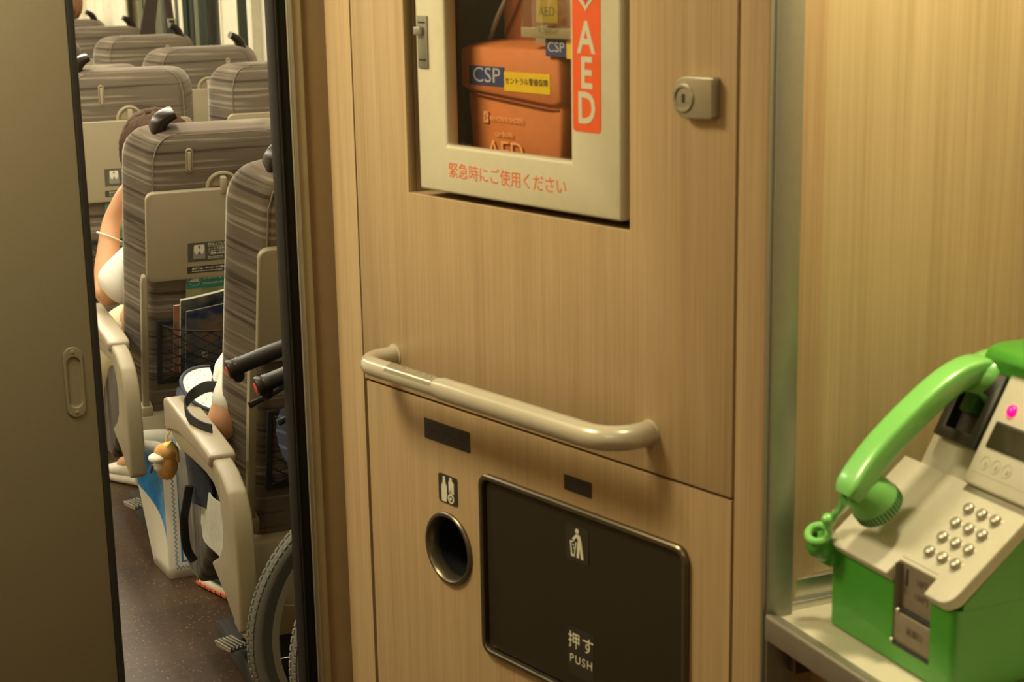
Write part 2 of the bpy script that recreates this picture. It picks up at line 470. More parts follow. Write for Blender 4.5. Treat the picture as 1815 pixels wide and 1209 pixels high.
# upper panel with the niche for the AED cabinet
up = thing('service_panel', 'tall oak-veneer wall panel above the handrail, with a recessed niche and a keyhole lock', 'panel', mw=WF.copy())
px0, px1, py0, py1 = .0030, .8045, .8722, 2.18
nx0, nx1, ny0, ny1 = .140, .6225, 1.183, 1.78
pm = MB().ring(px0, px1, py0, py1, nx0, nx1, ny0, ny1, -.016, 0, .0012, 2)
pm.build('panel', OAK, up)
nb = MB().ring(nx0-.012, nx1+.012, ny0-.012, ny1+.012, nx0, nx1, ny0, ny1, -.17, -.0165)
nb.box(nx0-.012, nx1+.012, ny0-.012, ny1+.012, -.18, -.17)
nb.build('niche', OAK, up, smooth=0)
# lock escutcheon
lk = []
for k in range(9): a = R(90+180*k/8); lk.append((.7345+.0225*math.cos(a), 1.358+.0250*math.sin(a)))
lk += [(.776, 1.3345), (.7785, 1.337), (.7785, 1.381), (.776, 1.3835)]
lo = MB().prism(lk, 0, .014, 'xy', .0065, 4).build('lock_escutcheon', LOCKM, up)
LM = T(.7315, 1.357, .0130)
MB().lathe([(.0175, -.002), (.0175, .0018), (.0160, .003), (.0135, .003), (.0115, .0008), (.010, .0008), (.0, .0008)], 32, LM).build('lock_cylinder', LOCKM, lo)
MB().prism(rpoly(.7293, .7337, 1.3515, 1.3625, .0020, 3), .0138, .0148).build('keyhole', BLACKP, lo)

# lower panel: the litter station
ls = thing('litter_cabinet', 'oak-fronted litter station below the handrail, with round bottle hole and dark push flap', 'litter bin', mw=WF.copy())
lp0, lp1 = .0090, .8045
hx, hy = .2185, .6440
fx0, fx1, fy0, fy1 = .3025, .7345, .505, .788
# front: plain pieces around the round hole and the flap opening
fm = MB()
t = bmesh.new()
z0, z1 = -.018, 0.0
sq = (.14, .29, .57, .72)
def quad(a, b, c, e_): t.faces.new([t.verts.new((*p, z1)) for p in (a, b, c, e_)])
qx0, qx1, qy0, qy1 = fx0+.008, fx1-.008, fy0+.008, fy1-.008
for r_ in ((lp0, lp1, .04, qy0), (lp0, lp1, qy1, .8680), (lp0, sq[0], qy0, qy1), (sq[1], qx0, qy0, qy1), (qx1, lp1, qy0, qy1),
           (sq[0], sq[1], qy0, sq[2]), (sq[0], sq[1], sq[3], qy1)):
    quad((r_[0], r_[2]), (r_[1], r_[2]), (r_[1], r_[3]), (r_[0], r_[3]))
n = 64; inn = []; out_ = []
for k in range(n):
    a = 2*math.pi*k/n; c_, s_ = math.cos(a), math.sin(a)
    inn.append((hx+.0555*c_, hy+.0555*s_))
    f_ = .075/max(abs(c_), abs(s_)); out_.append((.215+f_*c_, .645+f_*s_))
for k in range(n):
    q = (k+1) % n; quad(inn[k], out_[k], out_[q], inn[q])
fm.add(t)
fm.box(lp0, lp1, .8655, .8680, -.018, -.0002).box(lp0, lp0+.002, .04, .866, -.018, -.0002).box(lp1-.002, lp1, .04, .866, -.018, -.0002)
fm.build('front_panel', OAK, ls, smooth=0)
HM = T(hx, hy, 0)
MB().lathe([(.0550, -.012), (.0575, 0), (.0575, .0035), (.0560, .0052), (.0520, .0055), (.0490, .002), (.0475, -.010), (.0470, -.014)], 56, HM, cap=False).build('bottle_hole_rim', BRONZE, ls)
MB().loft([[HM @ Vector((.0472*math.cos(2*math.pi*k/40), .0472*math.sin(2*math.pi*k/40), z)) for k in range(40)] for z in (-.012, -.20)], cap=False).box(hx-.05, hx+.05, hy-.05, hy+.05, -.205, -.20).build('bottle_chute', plain('chute_black', (.006, .006, .008), .5), ls)
# flap frame (rounded) and flap
def rr(x0, x1, y0, y1, r, z, n_=7): return [Vector((x, y, z)) for x, y in rpoly(x0, x1, y0, y1, r, n_)]
fr = MB().loft([rr(fx0, fx1, fy0, fy1, .020, -.004), rr(fx0, fx1, fy0, fy1, .020, .006), rr(fx0+.002, fx1-.002, fy0+.002, fy1-.002, .018, .008),
                rr(fx0+.007, fx1-.007, fy0+.007, fy1-.007, .014, .008), rr(fx0+.0085, fx1-.0085, fy0+.0085, fy1-.0085, .013, .0065),
                rr(fx0+.0085, fx1-.0085, fy0+.0085, fy1-.0085, .013, -.006), rr(fx0+.02, fx1-.02, fy0+.02, fy1-.02, .012, -.012)], cap=False)
fr.build('flap_frame', BRONZE, ls)
flp = MB().loft([rr(fx0+.0105, fx1-.0105, fy0+.0105, fy1-.0105, .011, -.012), rr(fx0+.0105, fx1-.0105, fy0+.0105, fy1-.0105, .011, -.0015),
                 rr(fx0+.0120, fx1-.0120, fy0+.0120, fy1-.0120, .010, .0005)]).build('push_flap', FLAPM, ls)
# pictograms
def pic(name, parts, mat, parent, cx, cy, s, z):
    m = MB()
    for p in parts:
        if p[0] == 'c':
            q = [(cx+s*(p[1]+p[3]*math.cos(2*math.pi*k/20)), cy+s*(p[2]+p[3]*math.sin(2*math.pi*k/20))) for k in range(20)]
        else: q = [(cx+s*x, cy+s*y) for x, y in p[1]]
        m.prism(q, z, z+.0004)
    o = m.build(name, mat, parent, smooth=0); return o
bin_plate = MB().prism(rpoly(.493, .540, .707, .759, .002, 2), .0004, .0012).build('bin_sign', PLATE_BLK, flp)
pic('bin_pictogram', [('c', .02, .40, .085), ('p', [(.02, .29), (-.02, .30), (-.22, .10), (-.17, .04), (.02, .19), (.06, .10), (.02, -.12), (.0, -.5), (.10, -.5), (.16, -.14), (.2, -.5), (.33, -.5), (.24, .06), (.18, .24), (.12, .29)]),
    ('p', [(-.33, .02), (-.27, .02), (-.22, -.42), (-.10, -.42), (-.08, -.5), (-.27, -.5)]), ('p', [(-.10, -.5), (-.01, .02), (-.06, .02), (-.15, -.5)]),
    ('c', -.22, .0, .035), ('c', -.14, .05, .03), ('c', -.17, -.10, .035), ('c', -.15, -.2, .03)], PICTO, bin_plate, .516, .735, .043, .0012)
push = MB().prism(rpoly(.495, .549, .535, .607, .002, 2), .0004, .0009).build('push_sign', PLATE_BLK, flp)
text('push_lettering', '押す', .026, PICTO, push, T(.523, .5865, .0012), space=1.25, bold=.01)
text('push_lettering', 'PUSH', .0175, PICTO, push, T(.523, .5600, .0012), space=1.25)
bs = MB().prism(rpoly(.1965, .2430, .7165, .7610, .004, 3), .0, .0015).build('bottle_sign', PLATE_BLK, ls)
pic('bottle_pictogram', [('p', [(-.34, -.45), (-.34, .08), (-.26, .22), (-.25, .42), (-.13, .42), (-.12, .22), (-.04, .08), (-.04, -.2), (-.08, -.45)]),
    ('p', [(.06, .30), (.10, .34), (.10, .44), (.24, .44), (.24, .34), (.34, .26), (.34, -.10), (.06, -.10)]), ('c', .17, -.28, .17), ('c', .17, -.05, .08)], PICTO, bs, .2200, .7388, .046, .0015)
pic('can_ring', [('c', .17, -.28, .10)], PLATE_BLK, bs, .2200, .7388, .046, .0019)
pic('can_ring', [('c', .17, -.28, .065)], PICTO, bs, .2200, .7388, .046, .0022)
def braille(x0, x1, y0, y1, rows):
    m = MB().prism(rpoly(x0, x1, y0, y1, .001, 1), 0, .0008)
    rnd = random.Random(x0)
    o = m.build('braille_plate', PLATE_BLK, ls, smooth=0)
    d_ = MB()
    for k in range(rows):
        yy = y1-.006-(y1-y0-.012)*k/max(rows-1, 1)
        x = x0+.010
        while x < x1-.010:
            for a in (0, 1):
                for b in (0, 1, 2):
                    if rnd.random() < .5: d_.box(x+a*.0022-.0006, x+a*.0022+.0006, yy+b*.0022-.0028, yy+b*.0022-.0016, .0006, .0013)
            x += .0062
    d_.build('braille_dots', plain('braille_dot', (.05, .044, .035), .4), o, smooth=0)
braille(.1630, .2770, .8085, .8405, 3)
braille(.4900, .5470, .8065, .8285, 1)

# ------------------------------------------------------------------ handrail
hr = thing('handrail', 'cream tubular handrail bent into the oak wall above the litter station', 'handrail', mw=WF.copy())
ry, ro = .9245, .066
pts = []
def bend(cx, cz, r, a0, a1, n_=10): return [(cx+r*math.cos(R(a0+(a1-a0)*k/n_)), ry, cz+r*math.sin(R(a0+(a1-a0)*k/n_))) for k in range(n_+1)]
rb = .042
pL = [(.0885, ry, -.002), (.0885, ry, .012)]+bend(.0885+rb, ro-rb, rb, 180, 90)+[(.30, ry, ro)]
MB().tube(pL, .0146, 20).build('rail', RAILM, hr)
pR = [(.30, ry, ro), (.302, ry, ro)]+bend(.660-rb-.004, ro-rb-.004, rb+.004, 90, 0)+[(.660, ry, .012), (.660, ry, -.002)]
MB().tube(pR, [.0150]+[.0166]*(len(pR)-1), 20).build('grip_sleeve', RAILM, hr)
bt = MB()
ar = [(math.cos(R(a)), math.sin(R(a))) for a in range(20, 121, 10)]
bt.loft([[Vector((x, ry+.0152*s, ro+.0152*c)) for c, s in ar]+[Vector((x, ry+.0146*s, ro+.0146*c)) for c, s in ar[::-1]] for x in (.175, .29)])
bt.build('braille_wrap', plain('clear_braille_tape', (.40, .36, .26), .16, .4), hr)
dm = MB(); rnd = random.Random(3)
for k in range(22):
    for a in (72, 80, 88):
        for e_ in (0, .002):
            if rnd.random() < .55:
                x = .181+k*.0048+e_
                dm.ell((x, ry+.0153*math.sin(R(a)), ro+.0153*math.cos(R(a))), .0007, 6, 4)
dm.build('braille_dots', plain('braille_metal', (.45, .42, .34), .25, .7), hr)
for x in (.0885, .660):
    MB().lathe([(.0178, 0), (.0178, .0012), (.0165, .0018)], 28, T(x, ry, 0)).build('wall_flange', RAILM, hr)

# ------------------------------------------------------------------ AED cabinet
ac = thing('aed_cabinet', 'cream wall cabinet in the oak niche with glass window, latch and red AED strip', 'AED cabinet', mw=WF.copy())
cx0, cx1, cy0, cy1 = .1785, .6130, 1.1935, 1.74
wx0, wx1, wy0, wy1 = .2460, .5165, 1.2615, 1.68
MB().ring(cx0, cx1, cy0, cy1, wx0, wx1, wy0, wy1, -.018, .006, .0045, 3).build('door', CREAM, ac)
MB().ring(cx0+.002, cx1-.002, cy0+.002, cy1-.002, cx0+.006, cx1-.006, cy0+.006, cy1-.006, -.165, -.019).box(cx0+.004, cx1-.004, cy0+.004, cy1-.004, -.168, -.16).build('case', CABIN_GREY, ac, smooth=0)
MB().box(wx0-.004, wx1+.004, wy0-.004, wy1+.004, -.012, -.009).build('glass_pane', GLASS, ac, smooth=0)
la = MB().box(.1860, .2100, 1.3690, 1.4430, .006, .0085, .001).build('latch_plate', plain('latch_grey', (.27, .26, .21), .4, .6), ac)
MB().box(.1865, .2020, 1.4160, 1.4280, .0085, .016, .002).build('latch_knob', ALU, la)
for yy in (1.4330, 1.3800): MB().box(.1900, .2060, yy, yy+.0018, .0085, .0095).build('latch_groove', BLACKGAP, la, smooth=0)
sg = MB().prism(rpoly(.5225, .5765, 1.3030, 1.60, .006, 4), .006, .0066).build('aed_strip', SIGNRED, ac)
for ch, yy in (('A', 1.4215), ('E', 1.3770), ('D', 1.3325)):
    text('strip_letter', ch, .0560, CREAM, sg, T(.5495, yy-.0010, .0068), bold=.06, sx=.86)
def heart(s):
    out = []
    for k in range(40):
        a = 2*math.pi*k/40
        out.append((.5495+s*16*math.sin(a)**3/16, 1.480+s*(13*math.cos(a)-5*math.cos(2*a)-2*math.cos(3*a)-math.cos(4*a))/16))
    return out
h_ = MB().prism(heart(.0245), .0066, .0072).build('heart_outline', CREAM, sg, smooth=0)
MB().prism(heart(.0165), .0072, .0078).build('heart', REDP, h_, smooth=0)
text('caption', '緊急時にご使用ください', .0236, ORANGETXT, ac, T(.3790, 1.2262, .0062))

# soft orange bag inside the cabinet
bg = thing('defibrillator_bag', 'orange nylon bag with a folded-over flap and blue-yellow patch, behind the cabinet glass', 'bag', mw=WF.copy())
def blob(xl, xr, yb, yt, z0, z1, tl=0, tr=0, r=.02, top=.03):
    """soft slab: rounded outline, pillow front; xl/xr at the bottom, +tl/tr at the top"""
    rings = []
    for k in range(7):
        t_ = k/6; ins = .5*(1-math.cos(math.pi*min(t_*1.6, 1)))
        z = z0+(z1-z0)*math.sin(t_*math.pi/2)
        g = .012*(1-math.cos(t_*math.pi/2))
        ring_ = []
        for x, y in rpoly(0, 1, 0, 1, .12, 6):
            X0 = xl+(tl)*y; X1 = xr+(tr)*y
            ring_.append(Vector((X0+g+(X1-X0-2*g)*x, yb+g+(yt-yb-2*g)*y, z)))
        rings.append(ring_)
    return rings
b1 = MB().loft(blob(.2260, .4340, 1.205, 1.372, -.14, -.052, -.014, .012)).build('body', ORANGE, bg, smooth=60)
prof = []
for k in range(25):
    u_ = k/24; prof.append((.2085+.239*u_, 1.332-.018*u_+.028*max(0, (abs(u_-.5)*2-.82)/.18)**2))
fl = MB()
rings = blob(.2085, .4475, 1.314, 1.4075, -.13, -.0435)
for r_ in rings:
    for p in r_: p.y += .018*(1-(p.x-.2085)/.239)*max(0, (1.40-p.y)/.086)
fl.loft(rings)
fl.build('flap', ORANGE, bg, smooth=60)
MB().tube(arcpts([(p[0], p[1]+.003, -.0475-.012*(abs(p[0]-.328)/.12)**6) for p in prof[2:-2:2]], 4), .0016, 6).build('flap_piping', ORANGE_D, bg)
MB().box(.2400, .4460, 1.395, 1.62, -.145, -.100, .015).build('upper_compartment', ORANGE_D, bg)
MB().box(.345, .372, 1.395, 1.43, -.098, -.078, .004).build('buckle', plain('clear_grey_buckle', (.30, .26, .2), .3), bg)
MB().tube(arcpts([(.235, 1.405, -.085), (.262, 1.44, -.080), (.300, 1.50, -.085), (.33, 1.58, -.09)], 5), .0035, 8).build('carry_cord', plain('cord_grey', (.30, .28, .22), .5), bg)
p1 = MB().box(.2400, .3200, 1.3455, 1.3725, -.0440, -.0425).build('patch', NAVYP, bg, smooth=0)
text('patch_lettering', 'CSP', .0300, GREYP, p1, T(.2800, 1.3592, -.0423), bold=-.002, sx=1.28)
p2 = MB().box(.3200, .4190, 1.3400, 1.3670, -.0440, -.0426).build('patch', YELLOWP, bg, smooth=0)
text('patch_lettering', 'セントラル警備保障', .0104, BLACKP, p2, T(.3690, 1.3540, -.0424))
lg = MB().box(.2630, .2740, 1.2920, 1.3080, -.0503, -.0488).build('printed_mark', PALEOR, bg, smooth=0)
MB().prism([(.2655, 1.2935), (.2735, 1.3005), (.2675, 1.3000), (.2730, 1.3070), (.2630, 1.3000), (.2680, 1.3000)], -.0488, -.0484).build('mark_flash', ORANGE, lg, smooth=0)
text('print_lettering', 'NIHON KOHDEN', .0100, PALEOR, bg, T(.3150, 1.2985, -.0486), sx=.95)
text('print_lettering', 'cardiolife', .0110, PALEOR, bg, T(.3100, 1.2780, -.0486))
text('print_lettering', 'AED', .0400, PALEOR, bg, T(.3120, 1.2530, -.0486), bold=-.01, sx=1.1)
# clear pouch with stickers hanging in front of the upper compartment
cp = thing('vinyl_pouch', 'clear vinyl pouch with yellow and blue stickers above the orange bag', 'pouch', mw=WF.copy())
pr = []
for k in range(9):
    u_ = k/8; x = .375+.11*u_
    pr.append([Vector((x, 1.424, -.030-.004*math.sin(u_*9))), Vector((x+.002, 1.46, -.026-.006*math.sin(u_*7+1))), Vector((x+.004, 1.53, -.036)), Vector((x+.004, 1.53, -.040)), Vector((x+.002, 1.46, -.034)), Vector((x, 1.424, -.036))])
MB().loft(pr).build('sleeve', VINYL, cp, smooth=80)
MB().box(.374, .487, 1.416, 1.430, -.034, -.030, .001).build('welded_hem', plain('vinyl_hem', (.30, .24, .14), .25), cp)
yt = MB().box(.392, .437, 1.436, 1.470, -.044, -.0425).build('sticker', YELLOWP, cp, smooth=0)
text('sticker_lettering', 'AED', .018, plain('olive_print', (.20, .17, .01), .6), yt, T(.4145, 1.450, -.0422))
bt_ = MB().box(.417, .460, 1.3920, 1.4160, -.039, -.0375).build('sticker', NAVYP, cp, smooth=0)
text('sticker_lettering', 'CSP', .019, GREYP, bt_, T(.4385, 1.4040, -.0373), sx=1.1)
MB().box(.460, .487, 1.3900, 1.4140, -.039, -.0375).build('sticker', YELLOWP, cp, smooth=0)

# ------------------------------------------------------------------ phone nook
post = struct(MB().box(1.0295, 1.0665, 1.618, 1.66, 0, 2.2, .003).box(1.0255, 1.0320, 1.622, 1.655, 0, 2.2, .0015).build('trim_3', ALU_SAT))
NKF = Matrix(((1, 0, 0, 1.062), (0, 0, -1, 1.645), (0, 1, 0, 0), (0, 0, 0, 1)))
struct(MB().box(0, .45, 0, 2.2, -.05, 0).build('wall_nook_end', OAK_NOOK, mw=NKF, smooth=0))
NKB = Matrix(((0, 0, -1, 1.47), (-1, 0, 0, 1.645), (0, 1, 0, 0), (0, 0, 0, 1)))
struct(MB().box(0, 3.0, 0, 2.2, -.05, 0).build('wall_nook_back', OAK_NOOK, mw=NKB, smooth=0))

sh = thing('phone_shelf', 'metal-rimmed shelf under the green payphone, fixed between post and nook wall', 'shelf')
MB().box(1.045, 1.468, .55, 1.640, .712, .731).build('shelf_top', SHELFM, sh, smooth=0)
lipp = [(1.0225, .709), (1.0225, .738), (1.0245, .741), (1.029, .7405), (1.046, .7335), (1.049, .731), (1.049, .709)]
MB().prism([(x, z) for x, z in lipp], .55, 1.612, 'xz', .0012).build('front_rim', SHELF_RIM, sh)
MB().box(1.068, 1.468, 1.628, 1.644, .731, .741, .001).box(1.068, 1.468, 1.634, 1.644, .741, .768, .001).build('end_upstand', STEEL, sh)
MB().box(1.06, 1.46, 1.60, 1.625, .66, .709).build('bracket', plain('bracket_dark', (.05, .035, .022), .6), sh, smooth=0)
# ================================================================== PAYPHONE
PF = Matrix(((0, 0, -1, 1.09), (-1, 0, 0, 1.577), (0, 1, 0, .731), (0, 0, 0, 1)))
# phone frame: x to the right along the front, y up, z out of the front face
ph = thing('payphone', 'bright green payphone with grey keypad deck and handset on its left, standing on the shelf', 'telephone', mw=PF.copy())
def side(pts): return [(y, -d) for d, y in pts]      # (depth, height) -> (y, z)
def fprint(notch):
    p = cr(.010, -.010, .010, 180, 90)[::1]
    if notch: p += [(.1265, 0), (.1265, -.013), (.1935, -.013), (.1935, 0)]
    p += cr(.224, -.010, .010, 90, 0)
    return p+[(.234, -.235), (0, -.235)]
def cr(cx, cy, r, a0, a1, n_=6): return [(cx+r*math.cos(R(a0+(a1-a0)*k/n_)), cy+r*math.sin(R(a0+(a1-a0)*k/n_))) for k in range(n_+1)]
bd = MB().prism(fprint(False), .003, .0240, 'xz').prism(fprint(True), .0240, .1000, 'xz')
bd.prism(side([(.012, .09), (.012, .106), (.105, .186), (.235, .186), (.235, .09)]), .0002, .2338, 'yz')
bd.build('body', GREEN, ph)
MB().prism(side([(.110, .17), (.146, .255), (.160, .300), (.235, .300), (.235, .17)]), .034, .234, 'yz', .004, 3).prism(side([(.150, .29), (.152, .326), (.148, .334), (.154, .345), (.168, .349), (.235, .349), (.235, .29)]), .080, .234, 'yz', .006, 3).build('upper_housing', GREEN, ph)
MB().box(.004, .230, .0, .004, -.232, -.004).build('base_plate', BLACKGAP, ph, smooth=0)
# sloped keypad deck, with a bite out of its front edge for the card slot
sl_ = math.atan2(.083, .102)
DM = Matrix.Translation((0, .1165, .004)) @ Matrix.Rotation(-(math.pi/2-sl_), 4, 'X')
# deck frame: x right, y up the slope, z normal to the deck
dk = [(.016, -.012)]
def cr(cx, cy, r, a0, a1, n_=6): return [(cx+r*math.cos(R(a0+(a1-a0)*k/n_)), cy+r*math.sin(R(a0+(a1-a0)*k/n_))) for k in range(n_+1)]
dk = cr(.022, .006, .016, 200, 270)+[(.1265, -.010), (.1275, .0125), (.1930, .0125), (.1940, -.010)]+cr(.2180, .008, .018, 270, 360)+[(.236, .1335), (.0065, .1335)]
MB().prism(dk, -.0155, 0, 'xy', .0022, 3, DM).build('keypad_deck', PHGREY, ph, smooth=30)
# keys
for r_ in range(4):
    for c_ in range(3):
        x = .158+.0225*c_-.0015*r_*0; y = .1035-.0222*r_
        K = DM @ T(x, y, -.001)
        k = MB().lathe([(.0078, 0), (.0078, .0006), (.0068, .0012), (.0066, .0052), (.0058, .0066), (.0035, .0074), (0, .0076)], 22, K).build('key', KEYM, ph, smooth=50)
# steep fascia with display
st_ = R(62)
SM = Matrix.Translation((0, .1165+.1335*math.sin(sl_)-.001, .004-.1335*math.cos(sl_)+.001)) @ Matrix.Rotation(-(math.pi/2-st_), 4, 'X')
MB().prism(rpoly(.0345, .2345, -.004, .136, .004, 3), -.022, -.003, 'xy', .002, 2, SM).build('fascia', PHGREY, ph)
dp = MB().prism([(.1250, .0), (.2345, .0), (.2345, .142), (.1250, .142)], -.004, .010, 'xy', .003, 3, SM).build('display_panel', PHGREY, ph)
MB().prism(rpoly(.137, .215, .046, .078, .002, 2), .0095, .0115, 'xy', .0007, 2, SM).build('display_bezel', PHBLACK, dp)
MB().prism(rpoly(.1395, .2125, .0485, .0755, .001, 2), .0112, .0119, 'xy', 0, 2, SM).build('display_screen', SCREEN, dp)
MB().ell((0, 0, 0), (.0075, .0075, .0045), 20, 12, None).build('red_lamp', LAMPRED, dp, mw=SM @ T(.152, .094, .0105))
# printed pictograms on the panel
pg = MB()
for i_, cx_ in enumerate((.1475, .1655, .184)):
    q = []
    for k in range(24): q.append((cx_+.0068*math.cos(2*math.pi*k/24), .0285+.0078*math.sin(2*math.pi*k/24)))
    pts_ = [SM @ Vector((x, y, .0101)) for x, y in q]
    pg.tube(pts_, .00035, 5, closed=True)
    pg.prism([(cx_-.0008, .0245), (cx_+.003, .0245), (cx_+.003, .030), (cx_-.0008, .030)], .0098, .0103, 'xy', 0, 2, SM)
pg.prism([(.132, .0150), (.228, .0150), (.228, .0155), (.132, .0155)], .0098, .0102, 'xy', 0, 2, SM)
pg.build('printed_guide', plain('faint_print', (.28, .26, .20), .6), dp)
# handset cradle: black block with a well
cb = MB()
cb.ring(.048, .1225, .038, .130, .062, .1085, .052, .102, -.004, .012, .002, 2)
t_ = cb.bm; bmesh.ops.transform(t_, matrix=SM, verts=t_.verts)
cb.prism(rpoly(.050, .121, .040, .128, .002, 2), -.008, -.0015, 'xy', 0, 2, SM).prism(rpoly(.076, .124, .126, .150, .002, 2), -.012, .004, 'xy', .001, 2, SM)
cr_ = cb.build('handset_cradle', PHBLACK, ph)
MB().prism(rpoly(.0735, .094, .074, .098, .003, 2), -.004, .014, 'xy', .003, 2, SM).build('hook_switch', GREEN_D, cr_)
# card slot panel
sp_ = MB().prism(rpoly(.1270, .1935, .020, .128, .001, 1), -.012, -.0095, 'xy').box(.1255, .1275, .030, .121, -.030, -.001).build('slot_panel', SLOTP, ph, smooth=0)
MB().box(.1270, .1935, .026, .0640, -.0100, -.0015, .0015).build('slot_step', SLOTP, sp_)
MB().box(.1295, .1930, .0640, .0685, -.0098, -.0035, .001).build('slot_mouth', BLACKP, sp_)
MB().box(.1275, .1935, .0230, .0285, -.006, .0004, .001).build('slot_mouth', BLACKP, sp_)
MB().box(.1365, .1400, .0960, .1160, -.0100, -.0088, .0004).build('coin_slit', BLACKP, sp_)
for x, y, z in ((.1335, .0665, -.002), (.1275, .0290, .0008)):
    MB().ell((x, y, z), .0028, 12, 8).build('rivet', STEEL, sp_)
tm = plain('slot_print', (.09, .07, .05), .7)
text('slot_lettering', '10円', .0115, tm, sp_, T(.1640, .1050, -.0093), align='CENTER', sx=.9)
text('slot_lettering', '100円', .0105, tm, sp_, T(.1640, .0880, -.0093), align='CENTER')
text('slot_lettering', '返却口', .0100, tm, sp_, T(.1650, .0470, -.0012), align='CENTER')
# ---- handset (local: profile plane is depth d and height y at x ~ .048)
hx_ = .0790
hs_pts = [(-.033, .190), (-.019, .211), (.008, .240), (.048, .273), (.088, .301), (.118, .316), (.142, .321), (.162, .316)]
cen = arcpts([(0, d, y) for d, y in hs_pts], 6)
rings = []
m_ = len(cen)
for i_, p in enumerate(cen):
    a = cen[max(i_-1, 0)]; b = cen[min(i_+1, m_-1)]
    tn = (b-a).normalized(); nn = Vector((0, -tn.z, tn.y))     # outward normal in (d, y)
    u_ = i_/(m_-1)
    hw = .0205-.002*math.sin(math.pi*u_); th_ = .0125+.002*math.sin(math.pi*u_)
    if u_ < .08: hw *= .75+.25*u_/.08; th_ *= .75+.25*u_/.08
    if u_ > .9: th_ *= 1-.25*(u_-.9)/.1
    ring_ = []
    for k in range(24):
        a_ = 2*math.pi*k/24; cx_, sy_ = math.cos(a_), math.sin(a_)
        ex = math.copysign(abs(cx_)**.42, cx_)*hw; ey = math.copysign(abs(sy_)**.42, sy_)*th_
        d = p.y+nn.y*ey; y = p.z+nn.z*ey
        ring_.append(Vector((hx_+ex, y, -d)))
    rings.append(ring_)
hs = MB().loft(rings)
def axisM(d, y, ax):
    """frame at (depth, height) whose z axis is ax=(d, y)"""
    z = Vector((0, ax[1], -ax[0])).normalized(); x = Vector((1, 0, 0)); y_ = z.cross(x)
    M = Matrix.Identity(4)
    for i_ in range(3): M[i_][0], M[i_][1], M[i_][2] = x[i_], y_[i_], z[i_]
    M.translation = Vector((hx_, y, -d)); return M
AX = (.64, -.77)
MM = axisM(-.012, .199, AX)
hs.lathe([(.004, -.012), (.014, -.010), (.0215, -.003), (.0265, .010), (.0290, .024), (.0293, .034), (.0282, .039), (.0235, .041), (0, .041)], 40, MM)
EM = axisM(.153, .321, (.52, -.85))
hs.lathe([(.008, -.011), (.021, -.009), (.0290, -.002), (.0325, .009), (.0335, .024), (.0325, .033), (.029, .037), (.012, .0375), (0, .0375)], 40, EM)
hso = hs.build('handset', GREEN_H, ph, smooth=55)
gl = MB()
for k in range(40):
    a = 2*math.pi*k/40
    gl.box(-.0011, .0011, .0258, .0298, .0255, .0378, 0, 2, MM @ Matrix.Rotation(a, 4, 'Z'))
gl.build('mouthpiece_slits', GREEN_D, hso, smooth=0)
MB().tube([(hx_-.010, .184, .026), (hx_-.024, .173, .020), (hx_-.040, .160, .013), (.0265, .151, .010)], [.0090, .0075, .0058, .0048], 14).build('cord_boot', GREEN_H, hso)
# cord holder on the front left corner
ck = MB()
ck.tube(arcpts([(.024, .150, .009), (.019, .141, .010), (.015, .134, .013), (.013, .128, .016)], 5), .0052, 12)
ck.ell((.0150, .1390, .0140), (.0085, .0080, .0085), 18, 12)
ck.tube([(.006, .128+.004*math.sin(2*math.pi*k/28), .0) for k in range(1)]+[(.006, .128, .0)], .004, 8) if False else None
RM = Matrix.Translation((.004, .119, .020)) @ Matrix.Rotation(R(-62), 4, 'X') @ Matrix.Rotation(R(18), 4, 'Y')
ck.tube([RM @ Vector((.0125*math.cos(2*math.pi*k/28), .0125*math.sin(2*math.pi*k/28), 0)) for k in range(28)], .0048, 10, closed=True)
ck.build('armoured_cord', GREEN_H, hso)
hb = MB().lathe([(0, -.016), (.0125, -.016), (.0165, -.011), (.0172, .004), (.0150, .011), (.0098, .0135), (.0078, .011), (.0070, .0), (0, -.002)], 32, Matrix.Translation((.002, .103, .014)) @ Matrix.Rotation(R(-38), 4, 'X') @ Matrix.Rotation(R(-15), 4, 'Y'))
hb.prism(rpoly(-.009, .020, .078, .104, .006, 4), -.004, .012, 'xy', .004, 3)
hb.build('cord_holder', GREEN, ph, smooth=50)
# ================================================================== SEATS
PITCH = 1.04; ROW0 = 3.04
PIV = Vector((0, .08, .42)); PIV_R = Vector((0, .08, .405)); SQ = (1, 1, .948)   # the two nearest aisle seats sit lower when reclined
L_BACK = .775
CX = .3025
def back_ring(h, wf, wb, d0, d1, z):
    """rounded trapezoid: wf half-width at the front (y=d1), wb at the back (y=d0)"""
    pts = []
    n_ = 5
    cor = [(wf, d1, .055), (-wf, d1, .055), (-wb, d0, .022), (wb, d0, .022)]
    m = 4
    P = [Vector((c[0], c[1], 0)) for c in cor]
    for i in range(4):
        p, a, b = P[i], P[i-1], P[(i+1) % 4]
        r = min(cor[i][2], (p-a).length*.45, (p-b).length*.45)
        s = p+(a-p).normalized()*r; e = p+(b-p).normalized()*r
        for k in range(n_+1):
            t = k/n_
            pts.append(s*(1-t)**2+p*2*t*(1-t)+e*t*t)
    return [Vector((q.x, q.y, z)) for q in pts]
def backrest_mesh():
    rings = []
    zc = L_BACK-.10
    for k in range(11):
        z = -.06+(zc+.06)*k/10
        u = k/10
        d1 = .15-.025*u
        rings.append(back_ring(0, .2385, .183-.012*u, 0, d1, z))
    for k in range(1, 17):
        t = math.pi/2*(k/16)
        z = zc+.10*math.sin(t)
        s = max(math.cos(t), .0)
        w = s**.25 if k < 16 else .55
        w = max(w, .55)
        dd = .125*(1-.62*(1-math.cos(t))**1.3)
        y0 = .0+.018*(1-math.cos(t))
        rings.append(back_ring(0, .2385*w, .171*min(1, w*1.03), y0, y0+dd, z-.0*s))
    return rings
